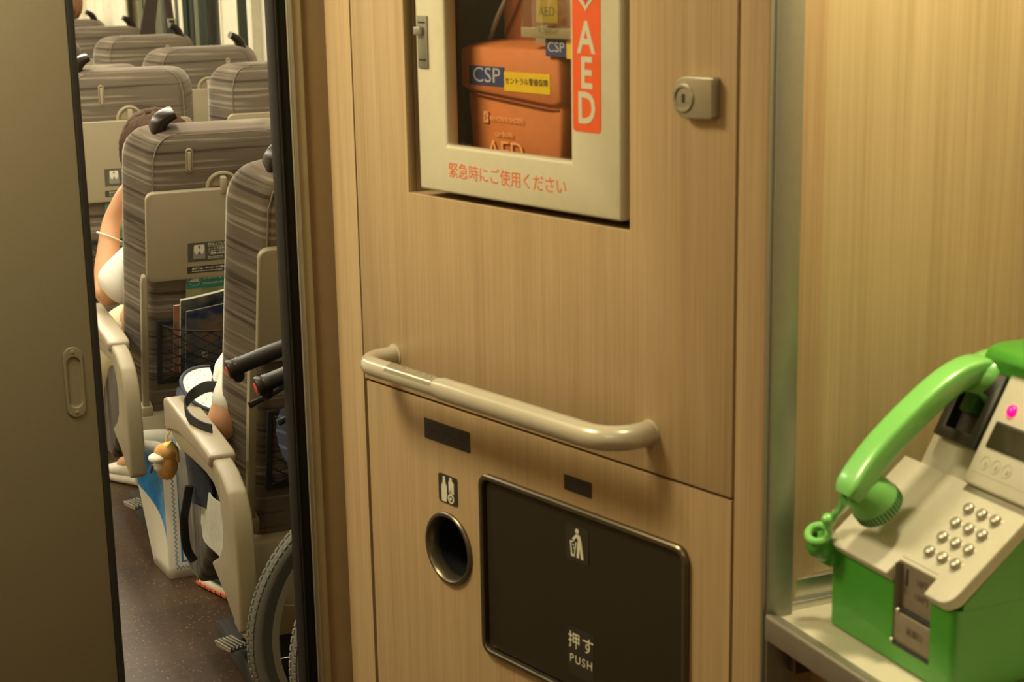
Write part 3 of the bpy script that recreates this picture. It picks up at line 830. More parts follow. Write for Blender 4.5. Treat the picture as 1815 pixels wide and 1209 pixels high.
def crest(x):
    """height of the back's top edge at half-width x"""
    zc = L_BACK-.10; w = abs(x)/.171
    if w <= .55: return L_BACK-.004
    s = min(w, .999)**(1/.25)
    return zc+.10*math.sqrt(max(0, 1-s*s))
def arm_profile():
    p = [(.305, .628), (.312, .600), (.300, .556), (.22, .545), (.10, .555), (.0, .560), (-.06, .556), (-.100, .535), (-.112, .49), (-.100, .445), (-.06, .41), (.005, .378), (-.10, .345), (-.195, .302), (-.205, .310),
         (-.213, .40), (-.210, .48), (-.198, .535), (-.170, .572), (-.120, .596), (-.068, .606)]
    return p
def make_seat(label, right=False):
    """aisle seat (right=False) or its mirror image by the window"""
    t = thing('train_seat', label, 'seat', (0, 0, 0), group='reclining seats of the carriage')
    X = (lambda x: 2*CX-x) if right else (lambda x: x)
    def bx(m, x0, x1, *a, **k):
        x0, x1 = sorted((X(x0), X(x1))); return m.box(x0, x1, *a, **k)
    B = []     # parts that recline
    br = MB().loft([[Vector((p.x+CX, p.y, p.z)) for p in r] for r in backrest_mesh()]).build('backrest', FABRIC, t, loc=PIV, smooth=60); B.append(br)
    pp = [(CX+x, -.001+.018*(1-math.sqrt(max(0, 1-((crest(x)-(L_BACK-.10))/.10)**2))), crest(x)-.004) for x in [(-.169+.338*k/40) for k in range(41)]]
    pp = [(CX-.1715, -.002, .40)]+[(CX-.171, -.002, .56)]+pp+[(CX+.171, -.002, .56), (CX+.1715, -.002, .40)]
    MB().tube(pp, .0018, 6).build('piping', PIPING, br)
    # shoulder grab handle
    hp = [(.158, .060, .720), (.158, .060, .757), (.160, .059, .777), (.168, .058, .793), (.182, .057, .805), (.198, .056, .813)]
    hr_ = []
    C_ = arcpts([(X(a), b, c) for a, b, c in hp], 3)
    for i, p in enumerate(C_):
        u = i/(len(C_)-1)
        a = C_[max(i-1, 0)]; b = C_[min(i+1, len(C_)-1)]; tn = (b-a).normalized(); nn = Vector((-tn.z, 0, tn.x))
        th_ = .0195-.0075*u**1.5; dp_ = .030-.003*u
        hr_.append([p+nn*(th_*math.copysign(abs(math.cos(q))**.6, math.cos(q)))+Vector((0, dp_*math.copysign(abs(math.sin(q))**.6, math.sin(q)), 0)) for q in [2*math.pi*k/16 for k in range(16)]])
    B.append(MB().loft(hr_).build('grab_handle', BROWNH, t, loc=PIV, smooth=50))
    # coat hook let into the back
    hk = MB()
    q = [(X(.222)+x, z+.702) for x, z in stadium(.017, .066)]
    hk.prism(q, -.0022, .004, 'xz', .001); ho = hk.build('coat_hook_plate', BEIGE, t, loc=PIV); B.append(ho)
    q = [(X(.222)+x, z+.702) for x, z in stadium(.0115, .058)]
    MB().prism(q, -.0028, 0, 'xz').build('recess', STICK2, ho, smooth=0)
    q = [(X(.222)+x, z+.702) for x, z in stadium(.0085, .052)]
    MB().prism(q, -.0060, 0, 'xz', .0015).build('hook', BEIGE_L, ho)
    # folding table with its latch
    tb = MB().prism(rpoly(.112, .493, .377, .627, .020, 6), -.020, -.004, 'xz', .0035, 3).build('tray_table', BEIGE, t, loc=PIV); B.append(tb)
    la_ = []
    for k in range(17):
        a = math.pi*k/16; la_.append((CX+.036*math.cos(a), .627+.038*math.sin(a)))
    lt = MB().tube([(x, -.004, z) for x, z in la_], .0052, 8).prism([(x, z) for x, z in la_], -.002, .004, 'xz').build('table_latch', BEIGE, t, loc=PIV); B.append(lt)
    MB().box(CX-.007, CX+.007, -.024, -.003, .615, .659, .003).build('latch_lever', BEIGE_L, lt)
    # stickers on the table
    s1 = MB().prism(rpoly(.2135, .400, .427, .481, .002, 2), -.0206, -.0200, 'xz').build('instruction_sticker', STICK, tb, smooth=0)
    ox, oz = .2420, .455
    MB().prism([(ox-.0155, oz-.0205), (ox+.0155, oz-.0205), (ox+.0150, oz-.002), (ox+.0130, oz+.010), (ox-.0130, oz+.010), (ox-.0150, oz-.002)], -.0212, -.0206, 'xz').build('seat_icon', STGREY, tb, smooth=0)
    ic = [(-.0130, .0170), (-.0120, .0195), (.0120, .0195), (.0130, .0170), (.0135, .0035), (.0085, -.0065), (.0030, -.0055), (0, -.0045), (-.0030, -.0055), (-.0085, -.0065), (-.0135, .0035)]
    ico = MB().prism([(ox+x, oz+z) for x, z in ic], -.0217, -.0212, 'xz').build('pillow_icon', STWHITE, tb, smooth=0)
    ar_ = MB()
    for zz, s in ((.0175, 1), (-.0065, -1)):
        ar_.prism([(ox+x, oz+zz-s*z) for x, z in ((0, 0), (.004, .0045), (.003, .0052), (.0007, .0026), (.0007, .009), (-.0007, .009), (-.0007, .0026), (-.003, .0052), (-.004, .0045))], -.0221, -.0217, 'xz')
    ar_.build('arrows', BLACKP, tb, smooth=0)
    FM = lambda x, z, y=-.0208: Matrix(((1, 0, 0, x), (0, 0, -1, y), (0, 1, 0, z), (0, 0, 0, 1)))
    text('sticker_lettering', '枕は上下に動きます', .0080, STWHITE, tb, FM(.2640, .4740), 'LEFT')
    text('sticker_lettering', 'The height of the pillow can be adjusted', .0042, STWHITE, tb, FM(.2640, .4680), 'LEFT')
    text('sticker_lettering', 'シートを回転させるときは\nこのテーブルを収納してください\n（座席は回転します）', .0070, STWHITE, tb, FM(.2640, .4540), 'LEFT')
    text('sticker_lettering', 'Please return the table\nbefore turning the seat', .0042, STWHITE, tb, FM(.2640, .4360), 'LEFT')
    s2_ = MB().prism(rpoly(.2120, .400, .394, .4135, .003, 3), -.0206, -.0200, 'xz').build('notice_sticker', STICK2, tb, smooth=0)
    text('sticker_lettering', '車内では、キーボードの操作音などに', .0066, STWHITE, tb, FM(.2240, .4065), 'LEFT')
    text('sticker_lettering', 'Please be considerate of other passengers', .0046, STWHITE, tb, FM(.2240, .3995), 'LEFT')
    # table arms
    for x in (.1050, .5000):
        a_ = MB().prism([(x-.008, .010), (x-.008, .377), (x-.004, .397), (x+.004, .399), (x+.008, .377), (x+.008, .010)], -.024, -.004, 'xz', .002).build('table_arm', BEIGE, t, loc=PIV); B.append(a_)
        MB().box(x-.012, x+.016, -.030, .004, -.025, .012, .003).build('arm_pivot', BEIGE, a_)
    # magazine net
    nf = MB().ring(.1380, .4670, .065, .258, .1500, .4550, .080, .246, -.010, .0, .003, 2)
    bmesh.ops.transform(nf.bm, matrix=Matrix(((1, 0, 0, 0), (0, 0, 1, 0), (0, 1, 0, 0), (0, 0, 0, 1))), verts=nf.bm.verts)
    no = nf.build('magazine_pocket', BLACKF, t, loc=PIV); B.append(no)
    nt_ = MB(); st = .050
    def bulge(x, z):
        u = (x-.150)/.305; v = (z-.080)/.166
        return -.012-.062*max(0, math.sin(math.pi*min(max(u, 0), 1)))**.6*max(0, min(1, 1.25*v+.15 if v < .7 else 1))
    x = .150-.300
    while x < .455:
        for s in (1, -1):
            pts = []
            for k in range(25):
                v = k/24; z = .080+.166*v
                xx = x+(.270*v if s > 0 else .270*(1-v))
                if .150 <= xx <= .455: pts.append((xx, bulge(xx, z), z))
            if len(pts) > 1: nt_.tube(pts, .0019, 5)
        x += st
    nt_.tube([(.150+.305*k/16, bulge(.150+.305*k/16, .246), .246) for k in range(17)], .0030, 6)
    nt_.build('net', NET, no)
    # cushion
    cs = [(.13, .30), (.115, .40), (.13, .44), (.20, .452), (.42, .456), (.56, .452), (.605, .435), (.620, .40), (.612, .30), (.595, .22), (.565, .172), (.53, .160), (.44, .165), (.37, .225), (.30, .30)]
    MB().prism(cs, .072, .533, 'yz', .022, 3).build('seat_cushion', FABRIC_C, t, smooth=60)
    # beige base below the back, pedestal and pedal
    MB().box(.078, .5270, .050, .150, .175, .385, .012).build('base_panel', BEIGE, t)
    MB().box(.16, .45, .10, .46, .05, .29, .01).box(.12, .48, .06, .50, .0, .05, .008).build('pedestal', plain('pedestal_dark', (.03, .028, .025), .7) if not bpy.data.materials.get('pedestal_dark') else bpy.data.materials['pedestal_dark'], t)
    if not right:
        pd = MB().box(.080, .128, .255, .315, .070, .078, .003)
        for k in range(5): pd.box(.080+.0095*k, .0865+.0095*k, .252, .318, .076, .083, .0018)
        bmesh.ops.rotate(pd.bm, verts=pd.bm.verts, cent=(.10, .285, .075), matrix=Matrix.Rotation(R(18), 3, 'Z'))
        po = pd.build('rotation_pedal', STEEL, t)
        MB().tube([(.125, .293, .070), (.20, .32, .055)], .012, 8, flat=.5).build('pedal_arm', BLACKF, po)
    # outer armrest panel with pad
    am = MB().prism(arm_profile(), X(.008), X(.046), 'yz', .007, 3) if not right else MB().prism(arm_profile(), X(.046), X(.008), 'yz', .007, 3)
    ao = am.build('armrest', BEIGE, t, smooth=40)
    pad = [(.330, .632), (.334, .622), (.332, .575), (.318, .560), (.300, .572), (.20, .590), (.06, .594), (-.064, .590), (-.066, .612), (-.05, .619), (.10, .630), (.30, .640)]
    x0, x1 = sorted((X(.0), X(.054)))
    MB().prism(pad, x0, x1, 'yz', .006, 3).build('arm_pad', BEIGE_L, ao, smooth=40)
    if right:   # the shared middle armrest belongs to the window seat
        x0, x1 = sorted((X(.575), X(.605+.02)))
        MB().prism([(.30, .63), (.31, .60), (.29, .575), (.02, .575), (.0, .60), (.02, .62), (.28, .64)], x0, x1, 'yz', .007, 3).box(x0+.008, x1-.008, .06, .12, .36, .59, .004).build('middle_armrest', BEIGE_L, t)
    return t, B
def set_recline(t, parts, deg):
    for b in parts:
        b.rotation_euler = (R(deg), 0, 0)
        if 12 < deg < 20: b.location = PIV_R; b.scale = SQ
def dup(root, loc, deg, label):
    r = root.copy(); COL.objects.link(r); r.location = loc; r['label'] = label
    for ch in list(root.children):
        c = ch.copy(); COL.objects.link(c); c.parent = r
        if abs(ch.location.y-PIV.y) < 1e-4 and abs(ch.location.x) < 1e-6 and ch.location.z > .39:
            low = 12 < deg < 20
            c.rotation_euler = (R(deg), 0, 0); c.location = PIV_R if low else PIV; c.scale = SQ if low else (1, 1, 1)
        for g in ch.children:
            d = g.copy(); COL.objects.link(d); d.parent = c
    return r
XA, XW = .655, 1.1475
aisle, PA = make_seat('reclined striped aisle seat nearest the doorway, folded wheelchair standing behind it')
set_recline(aisle, PA, 15)
for b_ in PA: b_.location = (0, .08, .432); aisle.location = (XA, ROW0, 0)
win, PW = make_seat('striped window seat of the nearest row, hidden beside the door jamb', True)
set_recline(win, PW, 8); win.location = (XW, ROW0, 0)
AL = {1: (15, 'reclined striped aisle seat with tray table and full magazine net, second row from the door'),
      2: (4.5, 'upright striped aisle seat of the third row, beyond the brown-haired passenger'),
      3: (24, 'far-reclined aisle seat of the fourth row, only its top showing above the third row seat'),
      4: (6, 'aisle seat of the fifth row, a sliver of its side showing at the door edge'),
      5: (6, 'aisle seat of the sixth row, behind the sliding door edge'),
      6: (6, 'aisle seat of the seventh row, farthest along the aisle side')}
WL = {1: (8, 'window seat beside the brown-haired passenger, second row from the door'),
      2: (4.5, 'pale lit window seat touching the door jamb, third row from the door'),
      3: (4.5, 'dark striped window seat of the fourth row with a fin-shaped handle on its right'),
      4: (3.5, 'pale window seat of the fifth row, below the hanging dark straps'),
      5: (2, 'dark window seat of the sixth row at the upper left of the doorway'),
      6: (1, 'window seat of the seventh row, farthest and topmost in the doorway')}
for k, (dg_, lb) in AL.items(): dup(aisle, (XA, ROW0+PITCH*k, 0), dg_, lb)
for k, (dg_, lb) in WL.items(): dup(win, (XW, ROW0+PITCH*k, .012*max(0, k-3)*0), dg_, lb)
# ================================================================== THINGS IN THE POCKETS
def back_matrix(x0, k, deg):
    low = 12 < deg < 20
    return Matrix.Translation((x0, ROW0+PITCH*k, 0)) @ Matrix.Translation(PIV_R if low else PIV) @ Matrix.Rotation(R(deg), 4, 'X') @ Matrix.Translation((0, 0, .020))
def cover_mat(name, a, b_, c):
    m, nt, b = newmat(name)
    f = noise(nt, coords(nt, (14, 14, 18)), 1, 3, .6)
    nt.links.new(ramp(nt, f, [(.35, a), (.48, b_), (.60, c)]), b.inputs['Base Color'])
    b.inputs['Roughness'].default_value = .3
    return m
PAPER = plain('paper_edge', (.80, .76, .64), .7)
def leaflet(name, label, cat, M, x0, x1, z0, z1, y, bow, tilt, thick, mat, lean=0.0, group=None):
    """a booklet in pocket coordinates: bowed sheet with covers and a paler page block"""
    t = thing(name, label, cat, mw=M @ T(0, 0, 0), group=group)
    def sheet(th0, th1, ins):
        rows = []
        nx, nz = 14, 8
        grid = []
        for i in range(nx+1):
            u = i/nx; x = x0+(x1-x0)*u
            col = []
            for j in range(nz+1):
                v = j/nz; z = z0+ins+(z1-z0-2*ins)*v+tilt*u*v
                yy = y-bow*math.sin(math.pi*min(1, u*.9+.08))*v**1.3-lean*v
                col.append((x, yy, z))
            grid.append(col)
        bm = bmesh.new()
        F = [[bm.verts.new((p[0], p[1]-th0, p[2])) for p in c] for c in grid]
        Bk = [[bm.verts.new((p[0], p[1]-th1, p[2])) for p in c] for c in grid]
        for i in range(nx):
            for j in range(nz):
                bm.faces.new((F[i][j], F[i+1][j], F[i+1][j+1], F[i][j+1])); bm.faces.new((Bk[i][j], Bk[i][j+1], Bk[i+1][j+1], Bk[i+1][j]))
        for i in range(nx):
            for j in (0, nz): bm.faces.new((F[i][j], F[i+1][j], Bk[i+1][j], Bk[i][j]))
        for j in range(nz):
            for i in (0, nx): bm.faces.new((F[i][j], F[i][j+1], Bk[i][j+1], Bk[i][j]))
        bmesh.ops.recalc_face_normals(bm, faces=bm.faces)
        m = MB(); m.add(bm); return m
    sheet(0, thick, .0).build('pages', PAPER, t)
    c = sheet(thick+.0001, thick+.0009, .0006).build('cover', mat, t)
    return t, c
DARKCOV = cover_mat('cover_dark', (.02, .022, .03), (.07, .075, .08), (.16, .16, .15))
BLUECOV = cover_mat('cover_blue', (.02, .035, .10), (.10, .10, .10), (.20, .12, .07))
ORCOV = cover_mat('cover_orange', (.30, .10, .05), (.34, .17, .09), (.14, .12, .09))
MENUC = cover_mat('cover_menu', (.10, .15, .05), (.30, .33, .15), (.45, .42, .28))
def menu(k, label):
    M = back_matrix(XA, k, AL[k][0])
    t, c = leaflet('menu_leaflet', label, 'leaflet', M, .212, .420, .075, .350, -.006, .001, .004, .0015, MENUC)
    MB().box(.2125, .4195, -.0100, -.0092, .306, .3495).build('title_band', TEAL, c, smooth=0)
    FM = lambda x, z, y: Matrix(((1, 0, 0, x), (0, 0, -1, y), (0, 1, 0, z), (0, 0, 0, 1)))
    b_ = MB(); b_.tube([(.2325+.0155*math.cos(2*math.pi*q/28), -.0102, .3300+.0155*math.sin(2*math.pi*q/28)) for q in range(28)], .0005, 5, closed=True)
    b_.prism([(.2190, .3260), (.2440, .3240), (.2450, .3370), (.2360, .3370), (.2260, .3320)], -.0106, -.0101, 'xz')
    b_.build('train_emblem', PICTO, c, smooth=0)
    text('title_lettering', '新幹線車内販売メニュー', .0128, PICTO, c, FM(.2530, .3340, -.0103), 'LEFT', bold=.01)
    text('title_lettering', 'SHINKANSEN ON-BOARD MENU', .0068, PICTO, c, FM(.2530, .3185, -.0103), 'LEFT')
    return t
menu(1, 'teal-banded menu leaflet under the tray table of the second-row seat')
menu(2, 'teal-banded menu leaflet on the third-row seat, behind the raised forearm')
M1 = back_matrix(XA, 1, 15)
G_ = 'magazines in the second-row pocket'
leaflet('magazine', 'thin dark magazine standing leftmost in the second-row net pocket', 'magazine', M1, .178, .400, .075, .268, -.012, .004, .02, .003, ORCOV, .004, G_)
t, c = leaflet('magazine', 'thick white-edged magazine fanning out above the net of the second-row pocket', 'magazine', M1, .192, .420, .075, .288, -.017, .012, .045, .009, DARKCOV, .006, G_)
FMx = lambda x, z, y: Matrix(((1, 0, 0, x), (0, 0, -1, y), (0, 1, 0, z), (0, 0, 0, 1)))
t, c = leaflet('magazine', 'blue and grey cover magazine at the front of the second-row net pocket', 'magazine', M1, .205, .425, .072, .258, -.027, .008, .035, .004, BLUECOV, .004, G_)
text('cover_lettering', '07', .020, PAPER, c, FMx(.252, .135, -.0455), 'CENTER')
M0 = Matrix.Translation((0, 0, .027)) @ back_matrix(XA, 0, 15)
leaflet('magazine', 'terracotta magazine in the net pocket of the nearest seat, beside the door jamb', 'magazine', M0, .185, .420, .075, .215, -.014, .006, .0, .004, PINKMAG, .004)

# ================================================================== PASSENGERS
def skin_mesh(name, nodes, edges, root, mat, parent, extra=None, levels=2):
    names = list(nodes); ix = {n: i for i, n in enumerate(names)}
    me = bpy.data.meshes.new('tmp_skin')
    me.from_pydata([nodes[n][0] for n in names], [(ix[a], ix[b]) for a, b in edges], [])
    o = bpy.data.objects.new('tmp_skin', me); COL.objects.link(o)
    o.modifiers.new('s', 'SKIN').use_smooth_shade = True
    sv = me.skin_vertices[0].data
    for n in names:
        r = nodes[n][1]
        sv[ix[n]].radius = r if isinstance(r, (tuple, list)) else (r, r)
        sv[ix[n]].use_root = (n == root)
    ss = o.modifiers.new('u', 'SUBSURF'); ss.levels = levels; ss.render_levels = levels
    dg = bpy.context.evaluated_depsgraph_get()
    m2 = bpy.data.meshes.new_from_object(o.evaluated_get(dg))
    bpy.data.objects.remove(o); bpy.data.meshes.remove(me)
    mb = MB(); mb.bm.from_mesh(m2); bpy.data.meshes.remove(m2)
    if extra: extra(mb)
    return mb.build(name, mat, parent, smooth=180)
def hand_nodes(Nd, Ed, tag_, wrist, palm, dirv, thumbv, up, s=1.0, curl=.5):
    """palm node and five separate bent fingers rooted in it"""
    d = Vector(dirv).normalized(); th = Vector(thumbv).normalized(); u = Vector(up).normalized()
    P = Vector(palm)
    Nd[tag_+'palm'] = (tuple(P), (.022*s, .034*s)); Ed.append((wrist, tag_+'palm'))
    for i, (off, ln) in enumerate(((.026, .070), (.009, .078), (-.009, .072), (-.026, .056))):
        b = P+th*off*s+d*.040*s
        m1 = b+d*ln*.45*s-u*curl*.012*s
        m2 = m1+d*ln*.35*s-u*curl*.030*s
        for q, (p, r) in enumerate(((b, .0100), (m1, .0088), (m2, .0075))):
            Nd['%sf%d%d' % (tag_, i, q)] = (tuple(p), r*s)
        Ed += [(tag_+'palm', '%sf%d0' % (tag_, i)), ('%sf%d0' % (tag_, i), '%sf%d1' % (tag_, i)), ('%sf%d1' % (tag_, i), '%sf%d2' % (tag_, i))]
    b = P+th*.030*s-d*.01*s; m1 = b+th*.022*s+d*.022*s; m2 = m1+d*.026*s+th*.006*s-u*.008*s
    Nd[tag_+'t0'] = (tuple(b), .0115*s); Nd[tag_+'t1'] = (tuple(m1), .0098*s); Nd[tag_+'t2'] = (tuple(m2), .0080*s)
    Ed += [(tag_+'palm', tag_+'t0'), (tag_+'t0', tag_+'t1'), (tag_+'t1', tag_+'t2')]
def shoe(parent, heel, toe, upper, sole, accent=None, name='shoe'):
    h = Vector(heel); t_ = Vector(toe); d = (t_-h); L = d.length; d.normalize(); s = Vector((-d.y, d.x, 0))
    def sec(u, w, z0, z1, p=.6):
        c = h+d*L*u
        return [c+s*(w*math.copysign(abs(math.cos(a))**p, math.cos(a)))+Vector((0, 0, (z0+z1)/2+(z1-z0)/2*math.copysign(abs(math.sin(a))**.8, math.sin(a)))) for a in [2*math.pi*k/20 for k in range(20)]]
    so = MB().loft([sec(u, w, .0, .030, .5) for u, w in ((0, .020), (.03, .030), (.15, .035), (.4, .035), (.65, .043), (.85, .042), (.96, .030), (1, .016))]).build(name, sole, parent, smooth=60)
    MB().loft([sec(u, w, .022, z) for u, w, z in ((.012, .018, .085), (.05, .029, .098), (.16, .033, .100), (.32, .034, .088), (.5, .036, .070), (.68, .041, .056), (.84, .039, .048), (.95, .028, .040), (.985, .015, .032))]).build('upper', upper, so, smooth=60)
    la = MB()
    for q in range(5):
        u = .34+.065*q; z = .092-.0078*q
        c = h+d*L*u; la.tube([c-s*.020+Vector((0, 0, z-.010)), c+Vector((0, 0, z)), c+s*.020+Vector((0, 0, z-.010))], .0028, 6)
    la.build('laces', upper, so)
    if accent:
        m = MB()
        for q in range(9):
            u = .05+.1*q; c = h+d*L*u
            for sg_ in (-1, 1): m.box(-.010, .010, -.002, .002, .006, .013, 0, 2, Matrix.Translation(c+s*sg_*(.036+.008*max(0, math.sin((u-.3)*2.4)))) @ Matrix.Rotation(math.atan2(d.y, d.x), 4, 'Z'))
        m.build('sole_blocks', accent[0], so, smooth=0)
        m = MB()
        for sg_ in (-1, 1):
            m.prism([(-.05, .036), (.05, .030), (.04, .044), (-.05, .060)], -.0015, .0015, 'xz', 0, 2, Matrix.Translation(h+d*L*.45+s*sg_*.0365) @ Matrix.Rotation(math.atan2(d.y, d.x), 4, 'Z'))
        m.build('side_stripe', accent[1], so, smooth=0)
        MB().loft([sec(u, w, .06, z) for u, w, z in ((.20, .016, .112), (.30, .020, .108), (.42, .020, .090))]).build('tongue', accent[2], so, smooth=60)
    return so
def person(label, J, clothes, hair, shoes, accent=None, bracelet=None, cloth_r=None):
    """J: joint positions (world). Skin body, then shirt, trousers, hair and shoes as parts"""
    V = {k: Vector(v) for k, v in J.items()}
    t = thing('person', label, 'person', V['pelvis']*1.0)
    o_ = V['pelvis']
    L = {k: v-o_ for k, v in V.items()}
    Nd, Ed = {}, []
    hs_ = (cloth_r or {}).get('arm', 1.0)
    rad = dict(pelvis=(.115, .095), spine=(.105, .085), chest=(.125, .095), neck=.050, skull=.058, crown=.060,
               shL=.050*hs_, elL=.040*hs_, wrL=.026, shR=.055, elR=.040, wrR=.026, hipL=.078, knL=.055, anL=.034, hipR=.078, knR=.055, anR=.038, ftL=.022, ftR=.022)
    for k, r in rad.items(): Nd[k] = (tuple(L[k]), r)
    Ed = [('pelvis', 'spine'), ('spine', 'chest'), ('chest', 'neck'), ('neck', 'skull'), ('skull', 'crown'), ('chest', 'shL'), ('shL', 'elL'), ('elL', 'wrL'), ('chest', 'shR'), ('shR', 'elR'), ('elR', 'wrR'),
          ('pelvis', 'hipL'), ('hipL', 'knL'), ('knL', 'anL'), ('anL', 'ftL'), ('pelvis', 'hipR'), ('hipR', 'knR'), ('knR', 'anR'), ('anR', 'ftR')]
    hand_nodes(Nd, Ed, 'L', 'wrL', L['haL'], L['haL']-L['wrL'], (L['chest']-L['shL']), (0, .3, 1))
    hand_nodes(Nd, Ed, 'R', 'wrR', L['haR'], L['haR']-L['wrR'], (L['chest']-L['shR']), (0, .3, 1))
    hd = (L['skull']+L['crown'])/2
    up = (L['crown']-L['skull']).normalized()
    fw = Vector(J.get('face', (0, 1, 0)))-Vector((0, 0, 0)); fw = (fw-up*fw.dot(up)).normalized(); sd = fw.cross(up)
    HM = Matrix((( sd.x, fw.x, up.x), (sd.y, fw.y, up.y), (sd.z, fw.z, up.z)))
    def head(mb):
        mb.ell(hd, (.074, .092, .108), 28, 20, HM)
        mb.ell(hd+fw*.030-up*.060, (.050, .058, .045), 20, 14, HM)
        mb.ell(hd+fw*.096-up*.012, (.012, .016, .022), 12, 8, HM)
        for q in (-1, 1): mb.ell(hd+sd*.075*q-up*.005, (.010, .020, .030), 12, 8, HM)
    bo = skin_mesh('body', Nd, Ed, 'pelvis', SKIN, t, head)
    ey = MB()
    for q in (-1, 1): ey.ell(hd+fw*.083+sd*.032*q+up*.006, (.012, .007, .006), 12, 8, HM)
    ey.build('eyes', BLACKP, t); MB().ell(hd+fw*.084-up*.052, (.024, .007, .006), 12, 8, HM).build('mouth', plain('lips', (.42, .16, .11), .5) if not bpy.data.materials.get('lips') else bpy.data.materials['lips'], t)
    hm = MB()
    rnd = random.Random(label)
    hm.ell(hd-fw*.022+up*.018, (.088, .102, .113), 28, 20, HM)
    for q in range(150):
        az = rnd.uniform(0, 2*math.pi); reach = rnd.uniform(1.5, 2.35) if math.cos(az) < .35 else rnd.uniform(.8, 1.15)
        pts = []
        for m in range(7):
            po = .08+reach*m/6; a2 = az+.10*math.sin(m*1.3+q)
            dv = HM @ Vector((math.sin(po)*math.sin(a2)*.090, math.sin(po)*math.cos(a2)*.104, math.cos(po)*.115))
            pts.append(hd-fw*.022+up*.018+dv*(1.01+.03*rnd.random()))
        hm.tube(pts, [.004, .009, .0105, .011, .010, .008, .003], 6)
    hm.build('hair', hair, t, smooth=80)
    k_ = cloth_r or {}
    lerp = lambda a, b, f: a+(b-a)*f
    f = k_.get('sleeve', .62); sr = k_.get('sleeve_r', .056)
    S = dict(pelvis=(tuple(L['pelvis']+Vector((0, 0, .02))), (.135, .115)), spine=(tuple(L['spine']), (.125, .105)), chest=(tuple(L['chest']), (.142, .112)), neck=(tuple(lerp(L['chest'], L['neck'], .55)), (.075, .070)))
    E2 = [('pelvis', 'spine'), ('spine', 'chest'), ('chest', 'neck')]
    for q in 'LR':
        S['sh'+q] = (tuple(L['sh'+q]), .070); S['m'+q] = (tuple(lerp(L['sh'+q], L['el'+q], f*.6)), sr*1.05); S['e'+q] = (tuple(lerp(L['sh'+q], L['el'+q], f)), sr)
        E2 += [('chest', 'sh'+q), ('sh'+q, 'm'+q), ('m'+q, 'e'+q)]
    skin_mesh('shirt', S, E2, 'pelvis', clothes[0], t)
    P = dict(pelvis=(tuple(L['pelvis']), (.135, .115)))
    E3 = []
    pr_ = k_.get('leg_r', .072)
    for q in 'LR':
        P['h'+q] = (tuple(L['hip'+q]), k_.get('hip_r', .095)); P['k'+q] = (tuple(L['kn'+q]), pr_); P['s'+q] = (tuple(lerp(L['kn'+q], L['an'+q], .5)), pr_*.85); P['a'+q] = (tuple(lerp(L['kn'+q], L['an'+q], .86)), pr_*.72)
        E3 += [('pelvis', 'h'+q), ('h'+q, 'k'+q), ('k'+q, 's'+q), ('s'+q, 'a'+q)]
    skin_mesh('trousers', P, E3, 'pelvis', clothes[1], t)
    for a, b in shoes:
        shoe(t, Vector(a)-o_, Vector(b)-o_, clothes[2], clothes[3], accent)
    if bracelet:
        c = lerp(L['elL'], L['wrL'], bracelet); ax = (L['wrL']-L['elL']).normalized()
        ax = (ax+Vector((.25, -.3, .1))).normalized()
        x = ax.orthogonal().normalized(); y = ax.cross(x)
        MB().tube([c+x*.0345*math.cos(2*math.pi*q/28)+y*.0345*math.sin(2*math.pi*q/28) for q in range(28)], .0021, 8, closed=True).build('bracelet', plain('bracelet_white', (.85, .80, .65), .25), t)
    return t
# second row: head propped on a raised hand
person('person with brown hair, white sleeve and bracelet, head propped on a raised arm, second row',
       dict(pelvis=(.957, 4.46, .555), spine=(.950, 4.37, .72), chest=(.925, 4.31, .84), neck=(.890, 4.285, .925), skull=(.872, 4.275, .990), crown=(.858, 4.262, 1.048), face=(.1, 1, -.1),
            shL=(.830, 4.26, .790), elL=(.700, 4.305, .660), wrL=(.752, 4.405, .850), haL=(.790, 4.405, .915), shR=(1.065, 4.36, .86), elR=(1.14, 4.44, .66), wrR=(1.06, 4.64, .64), haR=(1.02, 4.71, .64),
            hipL=(.785, 4.48, .51), knL=(.757, 4.66, .425), anL=(.850, 4.76, .085), hipR=(1.05, 4.50, .545), knR=(1.07, 4.80, .535), anR=(1.06, 4.80, .085), ftL=(.795, 4.84, .045), ftR=(1.05, 4.92, .045)),
       (SHIRT, PANTS, SNEAK, SOLE), HAIRM, [((.885, 4.715, 0), (.772, 4.90, 0)), ((1.06, 4.74, 0), (1.05, 4.99, 0))], None, .80, dict(sleeve=.92, sleeve_r=.066, leg_r=.112, hip_r=.105))
# nearest row: elbow on the arm pad
person('person in a white short-sleeved top resting an elbow on the nearest armrest, red-soled sneakers',
       dict(pelvis=(.957, 3.42, .555), spine=(.955, 3.33, .73), chest=(.955, 3.30, .83), neck=(.960, 3.32, .905), skull=(.965, 3.350, .935), crown=(.970, 3.370, .97), face=(0, 1, -.35),
            shL=(.885, 3.28, .850), elL=(.722, 3.165, .600), wrL=(.840, 3.34, .630), haL=(.905, 3.385, .635), shR=(1.065, 3.27, .85), elR=(1.14, 3.28, .68), wrR=(1.04, 3.48, .66), haR=(.98, 3.54, .66),
            hipL=(.86, 3.46, .545), knL=(.890, 3.78, .525), anL=(.893, 3.755, .10), hipR=(1.05, 3.46, .545), knR=(1.06, 3.77, .525), anR=(1.06, 3.72, .10), ftL=(.871, 3.85, .045), ftR=(1.06, 3.82, .045)),
       (SHIRT, PANTS_D, SNEAK, SOLE), HAIRM, [((.905, 3.70, 0), (.845, 3.93, 0)), ((1.06, 3.66, 0), (1.06, 3.90, 0))],
       (plain('sole_orange', (.75, .14, .06), .6), NAVY, plain('tongue_red', (.75, .10, .05), .7)), None, dict(sleeve=.90, sleeve_r=.044, leg_r=.060, hip_r=.072, arm=.92))
